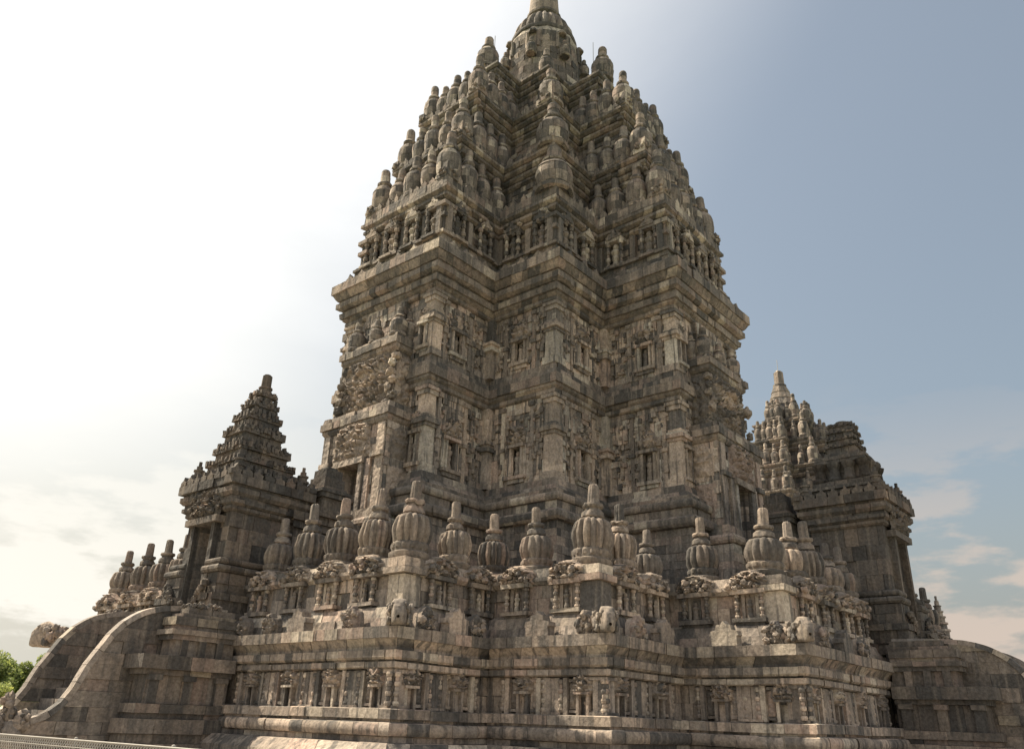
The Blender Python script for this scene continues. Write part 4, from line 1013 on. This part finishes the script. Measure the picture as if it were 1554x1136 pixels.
# ------------------------------------------------------------------ fence in the foreground
fn = thing('wire_fence', 'low galvanised wire fence with pale rails crossing the bottom left corner', 'fence', (-24, -9, 0))
y0, y1 = -16.5, -1.5
def FX(y): return -24.28+(y+7.2)*(-.06)
mb = MB(); mb.tube((FX(y0), y0, 1.10), (FX(y1), y1, 1.10), .013, 8); mb.build('top_rail', M_rail, fn, smooth=60)
mb = MB(); mb.tube((FX(y0), y0, .99), (FX(y1), y1, .99), .008, 8); mb.build('middle_rail', M_rail, fn, smooth=60)
mb = MB(); y = y0
while y < y1-.1:
    mb.tube((FX(y), y, 1.10), (FX(y+.10), y+.10, .99), .007, 4); mb.tube((FX(y+.10)+.012, y, .99), (FX(y+.10)+.012, y+.10, 1.10), .007, 4)
    y += .08
y = y0
while y < y1-1.0:
    mb.tube((FX(y), y, .99), (FX(y+.95), y+.95, .03), .004, 4); mb.tube((FX(y)+.01, y, .03), (FX(y)+.01, y+.95, .99), .004, 4); y += .09
mb.build('wire_mesh', M_wire, fn)
for y in (-15.6, -12.75, -9.9, -7.0, -4.1):
    mb = MB(); mb.tube((FX(y)+.05, y, 0), (FX(y)+.05, y, 1.12), .025, 10); mb.lathe(FX(y)+.05, y, [(.03, 1.11), (.03, 1.13), (.012, 1.14)], 10); mb.build('post', M_rail, fn, smooth=60)

# ------------------------------------------------------------------ trees far left
def leaf_mat(name, col):
    mt = bpy.data.materials.new(name); mt.use_nodes = True; t = mt.node_tree; bs = t.nodes['Principled BSDF']
    ge = N(t, 'ShaderNodeNewGeometry'); c_ = ramp(t, ge.outputs['Random Per Island'], [(0, tuple(x*.55 for x in col)), (.5, col), (1, (col[0]*1.7, col[1]*1.45, col[2]*1.2))])
    t.links.new(c_, bs.inputs['Base Color']); bs.inputs['Roughness'].default_value = .7
    tr = N(t, 'ShaderNodeBsdfTranslucent'); t.links.new(c_, tr.inputs[0]); mx = N(t, 'ShaderNodeMixShader'); mx.inputs[0].default_value = .4
    out = t.nodes['Material Output']; t.links.new(bs.outputs[0], mx.inputs[1]); t.links.new(tr.outputs[0], mx.inputs[2]); t.links.new(mx.outputs[0], out.inputs[0]); return mt
M_leaf = leaf_mat('leaves_green', (.19, .245, .08)); M_leaf2 = leaf_mat('leaves_light', (.26, .32, .10))
def tree(name, label, x, y, h, r, mat, seed, n=5200, ls=.34):
    rnd = random.Random(seed); t = thing(name, label, 'tree', (x, y, 0), 'trees beyond the courtyard')
    mb = MB(); mb.lathe(x, y, [(.35, 0), (.26, h*.25), (.2, h*.5)], 10, nz=.05)
    cl = []
    for k in range(26):
        a = rnd.uniform(0, 6.28); el = rnd.uniform(-.25, 1.0); rr = r*rnd.uniform(.45, .95)
        c_ = Vector((x+rr*math.cos(a)*math.cos(el*1.3), y+rr*math.sin(a)*math.cos(el*1.3), h*.55+h*.38*math.sin(el*1.3)*rr/r/.9)); cl.append((c_, r*rnd.uniform(.2, .38)))
        mb.tube((x, y, h*.35), tuple(c_), .06, 5)
    mb.build('trunk', M_bark, t)
    mb = MB()
    for k in range(n):
        c_, q = rnd.choice(cl); d = Vector((rnd.gauss(0, 1), rnd.gauss(0, 1), rnd.gauss(0, 1))).normalized()*q*rnd.uniform(.55, 1.05); p = c_+d*Vector((1, 1, .75)).length/1.7
        u1 = Vector((rnd.gauss(0, 1), rnd.gauss(0, 1), rnd.gauss(0, 1))).normalized(); w = u1.cross(Vector((rnd.gauss(0, 1), rnd.gauss(0, 1), rnd.gauss(0, 1)))).normalized(); s = ls*rnd.uniform(.5, 1.1)
        mb.add([tuple(p-u1*s), tuple(p+w*s*.45), tuple(p+u1*s), tuple(p-w*s*.45)], [(0, 1, 2, 3)])
    mb.build('crown', mat, t)
for k, (x, y, h, r) in enumerate(((2.8, 72.5, 6.4, 3.6), (7.6, 70.8, 6.5, 3.4), (11.5, 71.0, 6.0, 3.2), (-1.6, 76.0, 6.6, 3.6))):
    tree('broad_tree', ['round green tree far behind the left stairway, second from the edge of the picture', 'round green tree far behind the left stairway, its right side cut by the wing', 'round green tree hidden behind the left wing wall', 'green tree at the far left edge beyond the courtyard'][k], x, y, h, r, M_leaf, 5+k, 15000, .19)
for k, (x, y, h, r) in enumerate(((-6.4, 45.6, 3.2, 1.9), (-4.0, 44.6, 2.7, 1.6))):
    tree('young_tree', ['low light green bushy tree in front of the taller trees at left', 'low light green bushy tree just left of the stairway wing'][k], x, y, h, r, M_leaf2, 25+k, 7000, .12)
